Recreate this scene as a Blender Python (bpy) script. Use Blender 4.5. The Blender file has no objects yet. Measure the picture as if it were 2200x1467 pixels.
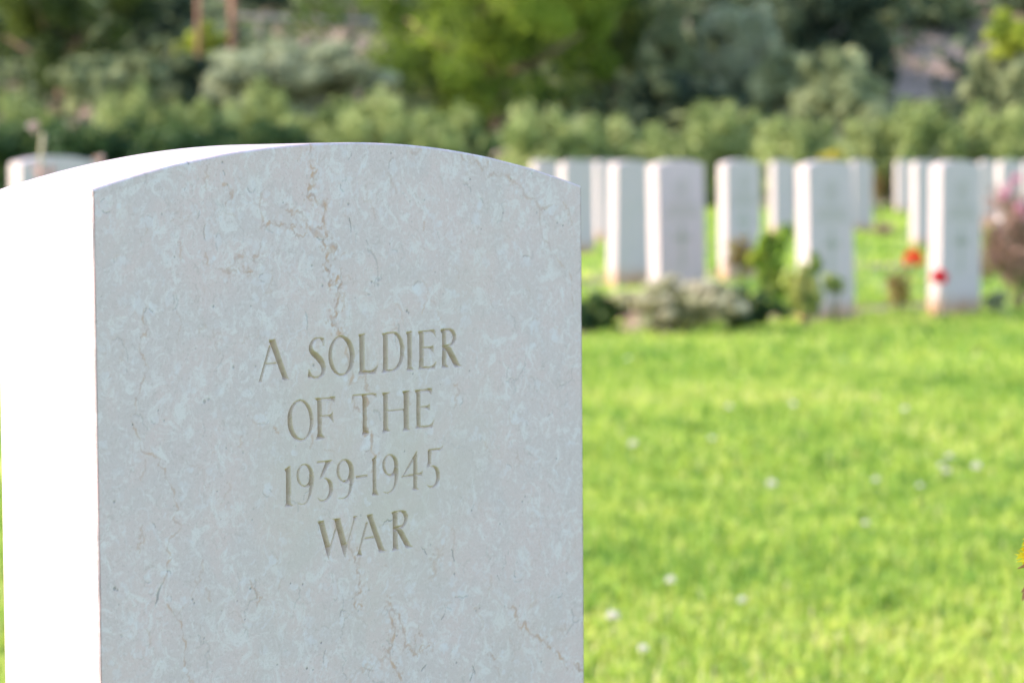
import bpy, math
import numpy as np
from mathutils import Matrix, Vector

# ---------------------------------------------------------------- camera, sky, sun, exposure
SC = bpy.context.scene
COL = SC.collection
CAM = np.array([0.0, 0.0, 0.80])
UPC = np.array([-0.0075828841, -0.9985118254, -0.0540058734])      # world up seen in camera axes (x right, y down, z forward)
FPX = 6111.0                                                        # 100 mm lens, pixels at 2200 wide
Yw = np.array([0, 0, 1.0]) - UPC[2] * UPC
Yw /= np.linalg.norm(Yw)
Xw = np.cross(Yw, UPC)
M = np.c_[Xw, Yw, UPC]                                              # columns: world axes in camera axes

cd = bpy.data.cameras.new('camera')
cam = bpy.data.objects.new('camera', cd)
COL.objects.link(cam)
SC.camera = cam
R3 = np.c_[M.T @ [1, 0, 0], M.T @ [0, -1, 0], M.T @ [0, 0, -1]]
mw = np.eye(4); mw[:3, :3] = R3; mw[:3, 3] = CAM
cam.matrix_world = Matrix(mw.tolist())
cd.lens = 100; cd.sensor_width = 36; cd.clip_start = 0.05; cd.clip_end = 3000
cd.dof.use_dof = True; cd.dof.focus_distance = 1.53; cd.dof.aperture_fstop = 11.8
cd.dof.aperture_blades = 9

SUN_AZ = Vector((-1.0, -0.14)).normalized()                         # horizontal direction towards the sun
SUN_EL = math.radians(29)
sd = bpy.data.lights.new('sun', 'SUN')
sd.energy = 2.3; sd.angle = math.radians(0.55); sd.color = (1.0, 0.89, 0.75)
sun = bpy.data.objects.new('sun', sd); COL.objects.link(sun)
sv = Vector((SUN_AZ.x * math.cos(SUN_EL), SUN_AZ.y * math.cos(SUN_EL), math.sin(SUN_EL)))
sun.rotation_euler = sv.to_track_quat('Z', 'Y').to_euler()
sun.location = (-6, -4, 9)
wd = bpy.data.worlds.new('World'); SC.world = wd; wd.use_nodes = True
wn = wd.node_tree.nodes; wn.clear()
sky = wn.new('ShaderNodeTexSky'); sky.sky_type = 'NISHITA'; sky.sun_disc = False
sky.sun_elevation = SUN_EL; sky.sun_rotation = math.atan2(SUN_AZ.x, SUN_AZ.y)
sky.air_density = 1.0; sky.dust_density = 0.6; sky.ozone_density = 1.6
bg = wn.new('ShaderNodeBackground'); bg.inputs[1].default_value = 0.15
wo = wn.new('ShaderNodeOutputWorld')
wd.node_tree.links.new(sky.outputs[0], bg.inputs[0]); wd.node_tree.links.new(bg.outputs[0], wo.inputs[0])
SC.view_settings.view_transform = 'Standard'; SC.view_settings.look = 'None'
SC.view_settings.gamma = 1.0; SC.view_settings.exposure = 1.9
SC.render.engine = 'CYCLES'
SC.cycles.use_denoising = True
SC.cycles.max_bounces = 8; SC.cycles.transparent_max_bounces = 4
SC.cycles.caustics_reflective = False; SC.cycles.caustics_refractive = False

rng = np.random.default_rng(11)

# ---------------------------------------------------------------- helpers
def at(px, py, d):
    """a photograph pixel at a depth of d metres, as a world point"""
    return M.T @ np.array([(px - 1100) / FPX * d, (py - 733.5) / FPX * d, d]) + CAM

def gz(x, y):
    """height of the gently rising lawn"""
    return CAM[2] - 0.808 + 0.0095 * np.asarray(y) - 0.0076 * np.asarray(x)

def on_ground(px, d):
    p = at(px, 403, d)
    return np.array([p[0], p[1], float(gz(p[0], p[1]))])

def nd(mat, kind, **kw):
    n = mat.node_tree.nodes.new(kind)
    for k, v in kw.items():
        setattr(n, k, v)
    return n

def new_mat(name):
    m = bpy.data.materials.new(name); m.use_nodes = True
    m.node_tree.nodes.clear()
    o = nd(m, 'ShaderNodeOutputMaterial')
    return m, o, m.node_tree.links.new

def mesh(name, V, F, mat=None, attrs=None, smooth=False):
    """V (n,3); F list of (m,k) int arrays; attrs {name:(n,4)} colour or (n,) float per vertex"""
    V = np.asarray(V, np.float32)
    if not isinstance(F, (list, tuple)): F = [F]
    F = [np.asarray(f, np.int32) for f in F if len(f)]
    me = bpy.data.meshes.new(name)
    me.vertices.add(len(V)); me.vertices.foreach_set('co', V.ravel())
    nl = sum(f.size for f in F); npo = sum(len(f) for f in F)
    me.loops.add(nl); me.loops.foreach_set('vertex_index', np.concatenate([f.ravel() for f in F]))
    me.polygons.add(npo)
    tot = np.concatenate([np.full(len(f), f.shape[1], np.int32) for f in F])
    st = np.concatenate([[0], np.cumsum(tot)[:-1]]).astype(np.int32)
    me.polygons.foreach_set('loop_start', st); me.polygons.foreach_set('loop_total', tot)
    me.polygons.foreach_set('use_smooth', np.full(npo, bool(smooth)))
    for k, a in (attrs or {}).items():
        a = np.asarray(a, np.float32)
        if a.ndim == 1:
            at_ = me.attributes.new(k, 'FLOAT', 'POINT'); at_.data.foreach_set('value', a)
        else:
            at_ = me.attributes.new(k, 'FLOAT_COLOR', 'POINT'); at_.data.foreach_set('color', a.ravel())
    me.update(); me.validate(clean_customdata=False)
    if mat is not None: me.materials.append(mat)
    return me

def obj(name, me, parent=None, loc=None, rz=0.0):
    o = bpy.data.objects.new(name, me); COL.objects.link(o)
    if parent is not None: o.parent = parent
    if loc is not None: o.location = [float(c) for c in loc]
    o.rotation_euler = (0, 0, rz)
    return o

def tag(o, label=None, cat=None, group=None, kind=None):
    if label: o['label'] = label
    if cat: o['category'] = cat
    if group: o['group'] = group
    if kind: o['kind'] = kind
    return o

def tube(path, rad, seg=6):
    """tapered tube along points"""
    P = np.asarray(path, float); n = len(P); rad = np.broadcast_to(rad, (n,))
    V = []; F = []
    for i in range(n):
        t = P[min(i + 1, n - 1)] - P[max(i - 1, 0)]; t /= np.linalg.norm(t) + 1e-9
        a = np.array([1, 0, 0]) if abs(t[0]) < .8 else np.array([0, 1.0, 0])
        b = np.cross(t, a); b /= np.linalg.norm(b); c = np.cross(t, b)
        for k in range(seg):
            w = 2 * math.pi * k / seg
            V.append(P[i] + rad[i] * (math.cos(w) * b + math.sin(w) * c))
    for i in range(n - 1):
        for k in range(seg):
            F.append([i * seg + k, i * seg + (k + 1) % seg, (i + 1) * seg + (k + 1) % seg, (i + 1) * seg + k])
    V.append(P[0]); V.append(P[-1]); a, b = len(V) - 2, len(V) - 1
    T = [[a, (k + 1) % seg, k] for k in range(seg)] + [[b, (n - 1) * seg + k, (n - 1) * seg + (k + 1) % seg] for k in range(seg)]
    return np.array(V), np.array(F, int), np.array(T, int)

def join(parts):
    Vs = []; Q = []; T = []; off = 0
    for V, q, t in parts:
        Vs.append(V)
        if len(q): Q.append(np.asarray(q) + off)
        if len(t): T.append(np.asarray(t) + off)
        off += len(V)
    return np.concatenate(Vs), [np.concatenate(x) for x in (Q, T) if x]

def unit(n, r=rng):
    v = r.normal(size=(n, 3)); return v / np.linalg.norm(v, axis=1, keepdims=True)

def leaf_mesh(P, N, L, W, tint, r=rng, droop=0.0):
    """diamond leaves at P, facing roughly N, each bent a little along its length"""
    n = len(P)
    a = unit(n, r); a -= (a * N).sum(1, keepdims=True) * N; a /= np.linalg.norm(a, axis=1, keepdims=True) + 1e-9
    b = np.cross(N, a)
    L = np.broadcast_to(L, (n,))[:, None]; W = np.broadcast_to(W, (n,))[:, None]
    k = N * L * 0.12
    V = np.stack([P - a * L / 2 - k, P + b * W / 2, P + a * L / 2 - k, P - b * W / 2], 1).reshape(-1, 3)
    F = np.arange(4 * n).reshape(n, 4)
    return V, F, np.repeat(tint, 4)

# ---------------------------------------------------------------- materials
def foliage_mat(name, dark, mid, light, trans=0.32, rough=0.55):
    """leaf material: three leaf colours spread over the 'tint' of each leaf, part of the light passes through"""
    m, o, ln = new_mat(name)
    a = nd(m, 'ShaderNodeAttribute', attribute_name='tint')
    r = nd(m, 'ShaderNodeValToRGB')
    e = r.color_ramp.elements
    e[0].position = 0.05; e[0].color = (*dark, 1); e[1].position = 0.95; e[1].color = (*light, 1)
    x = e.new(0.5); x.color = (*mid, 1)
    ln(a.outputs['Fac'], r.inputs[0])
    p = nd(m, 'ShaderNodeBsdfPrincipled'); p.inputs['Roughness'].default_value = rough
    p.inputs['Specular IOR Level'].default_value = 0.25
    t = nd(m, 'ShaderNodeBsdfTranslucent'); s = nd(m, 'ShaderNodeMixShader'); s.inputs[0].default_value = trans
    ln(r.outputs[0], p.inputs[0]); ln(r.outputs[0], t.inputs[0])
    ln(p.outputs[0], s.inputs[1]); ln(t.outputs[0], s.inputs[2]); ln(s.outputs[0], o.inputs[0])
    return m

def plain_mat(name, c1, c2, scale, rough=0.8, trans=0.0):
    m, o, ln = new_mat(name)
    tc = nd(m, 'ShaderNodeTexCoord'); n = nd(m, 'ShaderNodeTexNoise'); n.inputs['Scale'].default_value = scale
    n.inputs['Detail'].default_value = 6
    mx = nd(m, 'ShaderNodeMix', data_type='RGBA'); mx.inputs['A'].default_value = (*c1, 1); mx.inputs['B'].default_value = (*c2, 1)
    ln(tc.outputs['Object'], n.inputs['Vector']); ln(n.outputs[0], mx.inputs['Factor'])
    p = nd(m, 'ShaderNodeBsdfPrincipled'); p.inputs['Roughness'].default_value = rough
    ln(mx.outputs['Result'], p.inputs[0])
    if trans:
        t = nd(m, 'ShaderNodeBsdfTranslucent'); s = nd(m, 'ShaderNodeMixShader'); s.inputs[0].default_value = trans
        ln(mx.outputs['Result'], t.inputs[0]); ln(p.outputs[0], s.inputs[1]); ln(t.outputs[0], s.inputs[2]); ln(s.outputs[0], o.inputs[0])
    else:
        ln(p.outputs[0], o.inputs[0])
    return m

def stone_mat(name, carved=False, mapped=True, ground_stain=False):
    """pale shelly limestone; 'stonemap' carries vein / shell / pit / warm-patch masks of the front face"""
    m, o, ln = new_mat(name)
    tc = nd(m, 'ShaderNodeTexCoord')
    def noise(sc, det, rough=0.55, dist=0.0):
        n = nd(m, 'ShaderNodeTexNoise'); n.inputs['Scale'].default_value = sc; n.inputs['Detail'].default_value = det
        n.inputs['Roughness'].default_value = rough; n.inputs['Distortion'].default_value = dist
        ln(tc.outputs['Object'], n.inputs['Vector']); return n.outputs[0]
    def ramp(src, a, b):
        r = nd(m, 'ShaderNodeMapRange'); r.inputs['From Min'].default_value = a; r.inputs['From Max'].default_value = b
        ln(src, r.inputs['Value']); return r.outputs[0]
    def mul(a, b):
        r = nd(m, 'ShaderNodeMath', operation='MULTIPLY'); ln(a, r.inputs[0])
        if isinstance(b, float): r.inputs[1].default_value = b
        else: ln(b, r.inputs[1])
        return r.outputs[0]
    def mix(f, a, b):
        x = nd(m, 'ShaderNodeMix', data_type='RGBA')
        if isinstance(f, float): x.inputs['Factor'].default_value = f
        else: ln(f, x.inputs['Factor'])
        for k, c in (('A', a), ('B', b)):
            if isinstance(c, tuple): x.inputs[k].default_value = (*c, 1)
            else: ln(c, x.inputs[k])
        return x.outputs['Result']
    base = mix(ramp(noise(22, 6, .6, .6), .42, .60), STONE_A, STONE_B)
    base = mix(mul(ramp(noise(70, 6, .68, 1.4), .52, .62), 0.75), base, STONE_C)
    base = mix(mul(ramp(noise(120, 6, .72, 1.5), .56, .68), 0.45), base, STONE_D)
    base = mix(mul(ramp(noise(330, 3, .6, .5), .52, .66), 0.45), base, STONE_C)
    base = mix(mul(ramp(noise(650, 2), .56, .70), 0.42), base, STONE_D)
    if mapped:
        at_ = nd(m, 'ShaderNodeAttribute', attribute_name='stonemap')
        sp = nd(m, 'ShaderNodeSeparateColor'); ln(at_.outputs['Color'], sp.inputs[0])
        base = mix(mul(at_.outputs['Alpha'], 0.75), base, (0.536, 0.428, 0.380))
        base = mix(mul(sp.outputs[1], 1.0), base, (0.632, 0.548, 0.584))
        vein = mix(ramp(noise(160, 3), .4, .6), (0.480, 0.248, 0.136), (0.400, 0.248, 0.208))
        base = mix(mul(sp.outputs[0], 0.85), base, vein)
        base = mix(sp.outputs[2], base, (0.16, 0.155, 0.15))
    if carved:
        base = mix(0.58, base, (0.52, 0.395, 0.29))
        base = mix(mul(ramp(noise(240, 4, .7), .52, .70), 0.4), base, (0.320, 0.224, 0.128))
    if ground_stain:
        sx = nd(m, 'ShaderNodeSeparateXYZ'); ln(tc.outputs['Object'], sx.inputs[0])
        f = mul(ramp(sx.outputs[2], 0.14, 0.05), ramp(noise(9, 4), .30, .55))
        base = mix(f, base, (0.50, 0.24, 0.11))
        base = mix(mul(ramp(noise(5, 5, .6), .5, .75), 0.35), base, (0.42, 0.38, 0.31))
    p = nd(m, 'ShaderNodeBsdfPrincipled'); p.inputs['Roughness'].default_value = 0.62
    p.inputs['Specular IOR Level'].default_value = 0.35
    ln(base, p.inputs[0])
    b = nd(m, 'ShaderNodeBump'); b.inputs['Strength'].default_value = 0.25; b.inputs['Distance'].default_value = 0.0006
    ln(noise(700, 4), b.inputs['Height'])
    if mapped:
        b2 = nd(m, 'ShaderNodeBump', invert=True); b2.inputs['Strength'].default_value = 0.5; b2.inputs['Distance'].default_value = 0.0008
        ln(sp.outputs[2], b2.inputs['Height']); ln(b.outputs[0], b2.inputs['Normal']); ln(b2.outputs[0], p.inputs['Normal'])
    else:
        ln(b.outputs[0], p.inputs['Normal'])
    ln(p.outputs[0], o.inputs[0])
    return m

STONE_A = (0.562, 0.430, 0.430); STONE_B = (0.602, 0.438, 0.434); STONE_C = (0.655, 0.548, 0.550); STONE_D = (0.42, 0.32, 0.30)
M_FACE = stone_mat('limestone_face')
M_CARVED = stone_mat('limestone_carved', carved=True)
STONE_A, STONE_B, STONE_C = (0.505, 0.412, 0.400), (0.540, 0.420, 0.405), (0.560, 0.455, 0.435)
M_ROW = stone_mat('limestone_row', mapped=False, ground_stain=True)
M_ROWCUT = plain_mat('limestone_row_carving', (0.36, 0.33, 0.27), (0.42, 0.37, 0.30), 60)
M_BARK = plain_mat('bark', (0.16, 0.09, 0.055), (0.28, 0.17, 0.11), 9)
M_OLIVEBARK = plain_mat('grey_bark', (0.20, 0.17, 0.14), (0.32, 0.27, 0.22), 9)
M_STEM = plain_mat('green_stem', (0.09, 0.12, 0.03), (0.16, 0.13, 0.05), 40)
M_DRYSTEM = plain_mat('dry_stem', (0.32, 0.26, 0.16), (0.42, 0.34, 0.22), 40)
M_RUST = plain_mat('rusty_steel', (0.22, 0.095, 0.055), (0.32, 0.15, 0.085), 12)
M_RAIL = plain_mat('pale_rail', (0.42, 0.33, 0.28), (0.50, 0.40, 0.34), 8)

# ---------------------------------------------------------------- ground
def fbm(x, y, f0, octs=4, seed=0, gain=.5):
    r = np.random.default_rng(seed); s = np.zeros_like(np.asarray(x, float)); a = 1.0; tot = 0
    for k in range(octs):
        for j in range(3):
            th = r.uniform(0, 6.28); ph = r.uniform(0, 6.28); f = f0 * r.uniform(.8, 1.25)
            s = s + a * np.sin(f * (x * math.cos(th) + y * math.sin(th)) + ph + 1.3 * np.sin(f * .7 * (x * math.sin(th) - y * math.cos(th)) + ph * 2))
        tot += a * 3; f0 *= 2.05; a *= gain
    return s / tot * 1.7

HILL0, HILLS = 52.0, 0.30
def hz(x, y):
    """lawn plane, running into the hillside beyond the hedge"""
    x = np.asarray(x, float); y = np.asarray(y, float)
    t = np.clip(y - HILL0, 0, None)
    return gz(x, np.minimum(y, 90)) * np.where(y < 400, 1, 1) + HILLS * t * t / (t + 7.0) + np.where(t > 0, np.minimum(t / 10, 1) * .5 * fbm(x, y, .25, 3, 4), 0)

def sheet(name, xs, ys, zf, mat, dz=0.0):
    X, Y = np.meshgrid(xs, ys); Z = zf(X, Y) + dz
    V = np.stack([X, Y, Z], -1).reshape(-1, 3); nx, ny = len(xs), len(ys)
    i = (np.arange(ny - 1)[:, None] * nx + np.arange(nx - 1)[None]).ravel()
    return mesh(name, V, np.stack([i, i + 1, i + nx + 1, i + nx], 1), mat, smooth=True)

def ground_mat():
    m, o, ln = new_mat('turf_ground')
    tc = nd(m, 'ShaderNodeTexCoord')
    n = nd(m, 'ShaderNodeTexNoise'); n.inputs['Scale'].default_value = 1.3; n.inputs['Detail'].default_value = 8; n.inputs['Roughness'].default_value = .65
    ln(tc.outputs['Object'], n.inputs['Vector'])
    r = nd(m, 'ShaderNodeValToRGB'); e = r.color_ramp.elements
    e[0].position = .36; e[0].color = (.11, .17, .022, 1); e[1].position = .62; e[1].color = (.24, .31, .035, 1)
    ln(n.outputs[0], r.inputs[0])
    p = nd(m, 'ShaderNodeBsdfPrincipled'); p.inputs['Roughness'].default_value = .8
    ln(r.outputs[0], p.inputs[0]); ln(p.outputs[0], o.inputs[0])
    return m

def hill_mat():
    m, o, ln = new_mat('hill_soil')
    tc = nd(m, 'ShaderNodeTexCoord')
    n = nd(m, 'ShaderNodeTexNoise'); n.inputs['Scale'].default_value = .55; n.inputs['Detail'].default_value = 7; n.inputs['Roughness'].default_value = .6
    ln(tc.outputs['Object'], n.inputs['Vector'])
    r = nd(m, 'ShaderNodeValToRGB'); e = r.color_ramp.elements
    e[0].position = .38; e[0].color = (.10, .085, .05, 1); e[1].position = .60; e[1].color = (.47, .31, .225, 1)
    x = e.new(.47); x.color = (.36, .245, .175, 1)
    ln(n.outputs[0], r.inputs[0])
    p = nd(m, 'ShaderNodeBsdfPrincipled'); p.inputs['Roughness'].default_value = .9
    ln(r.outputs[0], p.inputs[0]); ln(p.outputs[0], o.inputs[0])
    return m

xs = np.linspace(-40, 40, 41); ys = np.concatenate([np.linspace(-20, 52, 49)])
tag(obj('lawn', sheet('lawn', xs, ys, lambda X, Y: gz(X, Y), ground_mat())), 'green lawn between the rows of headstones', kind='structure')
xs = np.linspace(-90, 90, 91); ys = np.concatenate([np.linspace(52, 110, 59), np.linspace(115, 400, 24)])
tag(obj('hillside', sheet('hillside', xs, ys, hz, hill_mat())), 'pinkish soil hillside behind the trees', kind='structure')
xs = np.linspace(-1500, 1500, 31); ys = np.linspace(-1500, 400, 21)
tag(obj('ground', sheet('ground', xs, ys, lambda X, Y: gz(X * 0, Y * 0) - 1.2 + 0 * X, hill_mat())), 'dry earth far around the cemetery', kind='structure')

PHI = math.radians(48.933)                                        # direction of the headstone rows
UD = np.array([math.cos(PHI), math.sin(PHI), 0]); DD = np.array([-math.sin(PHI), math.cos(PHI), 0])
M_SOIL = plain_mat('bed_soil', (0.20, 0.11, 0.07), (0.33, 0.19, 0.12), 6)
def bed(p0, p1, depth, seed):
    """strip of bare planting soil along a headstone row, its edges wavering"""
    p0 = np.asarray(p0, float); p1 = np.asarray(p1, float); n = 60
    t = np.linspace(0, 1, n)[:, None]; c = p0 + (p1 - p0) * t
    d = p1 - p0; d /= np.linalg.norm(d); nrm = np.array([-d[1], d[0]])
    r = np.random.default_rng(seed)
    w1 = .05 * fbm(t[:, 0] * 30, t[:, 0], 1, 3, seed)[:, None]; w2 = .06 * fbm(t[:, 0] * 30, t[:, 0], 1, 3, seed + 1)[:, None]
    a = c + nrm * w1; b = c + nrm * (depth + w2); mid = c + nrm * depth / 2
    rows = []
    for q, h in ((a, .004), (mid, .02), (b, .004)):
        rows.append(np.c_[q, gz(q[:, 0], q[:, 1]) + h])
    V = np.concatenate(rows); i = np.arange(n - 1)
    F = np.concatenate([np.stack([i, i + 1, i + 1 + n, i + n], 1), np.stack([i + n, i + 1 + n, i + 1 + 2 * n, i + 2 * n], 1)])
    o = obj('planting_bed', mesh('planting_bed', V, F, M_SOIL, smooth=True))
    tag(o, kind='structure'); return o
tag(bed((-0.9, 11.45), (4.6, 18.2), .42, 3), 'narrow brown soil bed along the nearest row of headstones')
tag(bed((-1.4, 16.3), (4.6, 23.6), .40, 8), 'narrow brown soil bed along the second row of headstones')

# ---------------------------------------------------------------- the inscribed headstone
W_, T_, RISE = 0.381, 0.076, 0.0247
RAD = (W_ * W_ / 4 + RISE * RISE) / (2 * RISE)
def arc(u): return np.sqrt(np.maximum(RAD * RAD - (np.asarray(u) - W_ / 2) ** 2, 0)) - (RAD - RISE)
STONE_FL = np.array([-0.208104, 1.417760, 0.000457]) + CAM          # left front shoulder, top of the left edge
RS = np.array([[0.65661097, -0.75419131], [-0.04570498, -0.02975213], [0.75284333, 0.65598040]])
RC = np.c_[RS, UPC]; TC = np.array([-0.20868292, -0.07544114, 1.41566625])
def face_uv(px, py):
    """photograph pixels on the carved face -> (u, v) metres on that face, from its left shoulder"""
    px = np.asarray(px, float); py = np.asarray(py, float)
    d = np.stack([(px - 1100) / FPX, (py - 733.5) / FPX, np.ones_like(px)], -1)
    n = RC[:, 1]; s = (n @ TC) / (d @ n)
    q = (d * s[..., None] - TC) @ RC
    return q[..., 0], q[..., 2]

G = 0.0005
NU = int(round(W_ / G)) + 1
VB, VT = -0.335, 0.030
NV = int(round((VT - VB) / G)) + 1

# ---- incised letters: outlines drawn letter by letter -> depth of the V cut
def ell(cx, cy, rx, ry, tilt=0, n=48):
    t = np.linspace(0, 2 * math.pi, n, endpoint=False); c, s = math.cos(math.radians(tilt)), math.sin(math.radians(tilt))
    x, y = rx * np.cos(t), ry * np.sin(t)
    return np.c_[cx + c * x - s * y, cy + s * x + c * y]
def spline(pts, n=10):
    P = np.asarray(pts, float); Q = np.vstack([2 * P[0] - P[1], P, 2 * P[-1] - P[-2]]); out = []
    for i in range(1, len(Q) - 2):
        for t in np.linspace(0, 1, n, endpoint=False):
            a, b, c, d = Q[i - 1], Q[i], Q[i + 1], Q[i + 2]
            out.append(.5 * (2 * b + (c - a) * t + (2 * a - 5 * b + 4 * c - d) * t * t + (3 * b - a - 3 * c + d) * t ** 3))
    out.append(P[-1]); return np.array(out)
def brush(pts):
    S = spline(pts); c, w = S[:, :2], np.maximum(S[:, 2:3], 2)
    t = np.gradient(c, axis=0); t /= np.linalg.norm(t, axis=1, keepdims=True); nn = np.c_[-t[:, 1], t[:, 0]]
    return np.vstack([c + nn * w / 2, (c - nn * w / 2)[::-1]])
def ring(a, b): return ('ring', a, b)
def P_(*a): return np.array(a, float)
LET = [
 ((540, 690, 9.167), [
  P_((350,480),(392,490),(205,1170),(218,1200),(125,1210),(155,1170)),
  P_((336,372),(472,360),(482,420),(500,470),(690,1030),(715,1110),(762,1150),(622,1160),(600,1070),(385,475),(362,430)),
  P_((275,832),(485,812),(500,852),(262,870)),
  brush([(1418,400,26),(1385,352,40),(1310,335,34),(1220,390,56),(1172,500,64),(1200,610,92),(1290,690,118),(1370,785,112),(1420,890,88),(1418,990,68),(1370,1078,48),(1262,1115,40),(1170,1080,46)]),
  P_((1385,330),(1434,330),(1432,500),(1412,500),(1400,420),(1370,370)), P_((1126,930),(1146,965),(1200,1075),(1180,1127),(1123,1112)),
  ring(ell(1778,682,257,399), ell(1768,690,177,355,-3))]),
 ((770, 690, 9.167), [
  P_((-6,268),(150,243),(118,310),(122,985),(60,1012),(-8,1050),(28,985),(26,310)), P_((20,985),(270,975),(330,930),(402,830),(387,900),(346,1032),(0,1046)),
  ring(P_((448,242),(730,213),(805,260),(872,370),(905,520),(900,680),(855,830),(785,930),(692,985),(560,1002),(448,1016),(490,960),(494,300)),
       P_((578,268),(700,253),(760,300),(806,390),(828,520),(828,680),(800,800),(750,890),(680,950),(582,964))),
  P_((936,213),(1066,196),(1046,265),(1050,640),(1046,900),(1096,965),(936,978),(974,910),(970,290)),
  P_((1162,206),(1295,190),(1284,265),(1288,880),(1285,925),(1195,942),(1156,958),(1204,900),(1204,270)), P_((1180,206),(1502,168),(1512,215),(1537,348),(1478,240),(1440,216),(1280,224)),
  P_((1225,518),(1420,508),(1455,490),(1472,448),(1480,560),(1477,642),(1440,572),(1400,546),(1225,546)), P_((1200,905),(1430,893),(1480,865),(1537,788),(1522,900),(1502,937),(1190,944)),
  P_((1606,167),(1742,150),(1724,225),(1736,860),(1778,910),(1622,920),(1654,880),(1650,240)),
  P_((1680,160),(1820,147),(1882,180),(1926,270),(1926,350),(1892,430),(1822,492),(1700,502),(1690,465),(1790,465),(1840,420),(1864,330),(1850,250),(1800,196),(1720,192)),
  P_((1692,500),(1790,490),(1842,560),(1962,790),(1987,850),(2042,892),(1903,907),(1878,860))]),
 ((600, 820, 10.478), [
  ring(ell(478,870,288,466), ell(490,868,203,418,-4)),
  P_((786,378),(992,362),(956,440),(958,1180),(1042,1270),(796,1314),(864,1220),(862,440)), P_((800,380),(1257,338),(1262,380),(1237,482),(1182,402),(950,410)),
  P_((930,770),(1100,755),(1170,735),(1202,648),(1207,780),(1222,942),(1172,852),(1120,800),(930,800))]),
 ((750, 820, 10.48), [
  P_((78,300),(612,260),(628,378),(596,342),(540,302),(130,334),(102,380),(43,547),(72,400)), P_((285,300),(412,295),(394,385),(404,1100),(470,1162),(276,1212),(311,1130),(310,390)),
  P_((732,256),(942,232),(870,305),(870,1060),(946,1116),(736,1142),(777,1070),(775,320)), P_((1191,216),(1368,195),(1340,275),(1344,1050),(1392,1082),(1191,1117),(1234,1050),(1232,290)), P_((860,642),(1238,612),(1238,648),(860,678)),
  P_((1466,191),(1645,178),(1604,265),(1608,1000),(1590,1046),(1470,1062),(1521,1000),(1520,270)), P_((1480,193),(1868,148),(1862,302),(1802,216),(1600,222)),
  P_((1540,570),(1720,552),(1790,530),(1827,478),(1822,590),(1827,652),(1770,610),(1700,592),(1540,600)), P_((1530,1000),(1780,990),(1860,950),(1922,828),(1882,1032),(1500,1056))]),
 ((595, 960, 10.479), [
  P_((167,510),(302,418),(306,500),(308,1250),(322,1290),(384,1332),(160,1348),(205,1280),(207,570)),
  ring(ell(634,645,190,266), ell(617,645,124,226)), brush([(772,600,92),(784,720,90),(778,860,76),(755,1020,56),(715,1160,40),(650,1265,30),(560,1297,26),(468,1274,16)]),
  P_((893,335),(1253,296),(1238,332),(912,374),(900,412)), P_((1108,325),(1238,310),(1010,690),(948,738)),
  brush([(1058,708,16),(1130,730,50),(1195,800,78),(1222,930,84),(1200,1060,66),(1130,1170,48),(1040,1220,42),(970,1208,34),(908,1138,12)]),
  ring(ell(1537,540,192,266), ell(1514,540,114,222)), brush([(1680,560,88),(1686,720,84),(1668,880,62),(1640,1010,50),(1590,1105,36),(1500,1163,28),(1362,1163,14)])]),
 ((755, 950, 10.476), [
  P_((98,763),(357,733),(362,776),(103,828)),
  P_((457,390),(562,308),(556,400),(560,1060),(592,1150),(624,1192),(460,1198),(482,1110),(482,450)),
  ring(ell(878,520,178,250), ell(862,518,108,208)), brush([(1010,540,84),(1016,700,84),(1006,850,64),(976,980,46),(920,1080,35),(820,1148,28),(718,1112,14)]),
  P_((1475,183),(1480,262),(1212,722),(1132,788),(1180,700)), P_((1400,325),(1479,190),(1476,1000),(1482,1030),(1534,1062),(1366,1078),(1398,1000)), P_((1132,765),(1395,718),(1398,764),(1132,802)),
  P_((1470,700),(1540,690),(1590,650),(1607,636),(1592,764),(1540,746),(1470,746)),
  P_((1724,170),(1802,165),(1800,210),(1790,480),(1760,532),(1702,574),(1727,400)), P_((1730,166),(1980,140),(2022,118),(2057,46),(2047,130),(2002,182),(1790,192)),
  brush([(1768,548,14),(1850,548,46),(1922,612,76),(1950,760,78),(1930,890,66),(1870,978,50),(1790,1014,40),(1730,990,30),(1688,953,10)])]),
 ((670, 1080, 9.167), [
  P_((102,370),(243,350),(248,420),(366,860),(371,900),(335,1134),(300,1010),(148,430)), P_((460,500),(494,488),(376,900),(331,1128),(318,1000)),
  P_((388,326),(563,304),(572,380),(692,820),(660,1102),(618,980),(478,450),(453,352)), P_((817,270),(903,257),(852,340),(692,870),(656,1098),(638,980),(798,420),(823,320)),
  P_((1068,380),(1107,390),(962,930),(988,1032),(872,1055),(914,980)), P_((1077,240),(1198,224),(1206,300),(1412,880),(1432,920),(1493,952),(1327,978),(1308,880),(1118,330)), P_((1040,690),(1216,660),(1246,698),(1038,728)),
  P_((1556,187),(1704,154),(1690,235),(1696,880),(1732,916),(1571,948),(1604,890),(1600,240)),
  P_((1640,166),(1800,144),(1852,165),(1897,250),(1892,340),(1852,440),(1792,502),(1660,497),(1680,462),(1770,450),(1815,390),(1830,310),(1810,230),(1760,186),(1680,187)),
  P_((1652,490),(1740,480),(1802,560),(1922,780),(1947,830),(2008,872),(1857,887),(1828,820))]),
]
UG = np.linspace(0, W_, NU); VG = VB + np.arange(NV) * G

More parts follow.
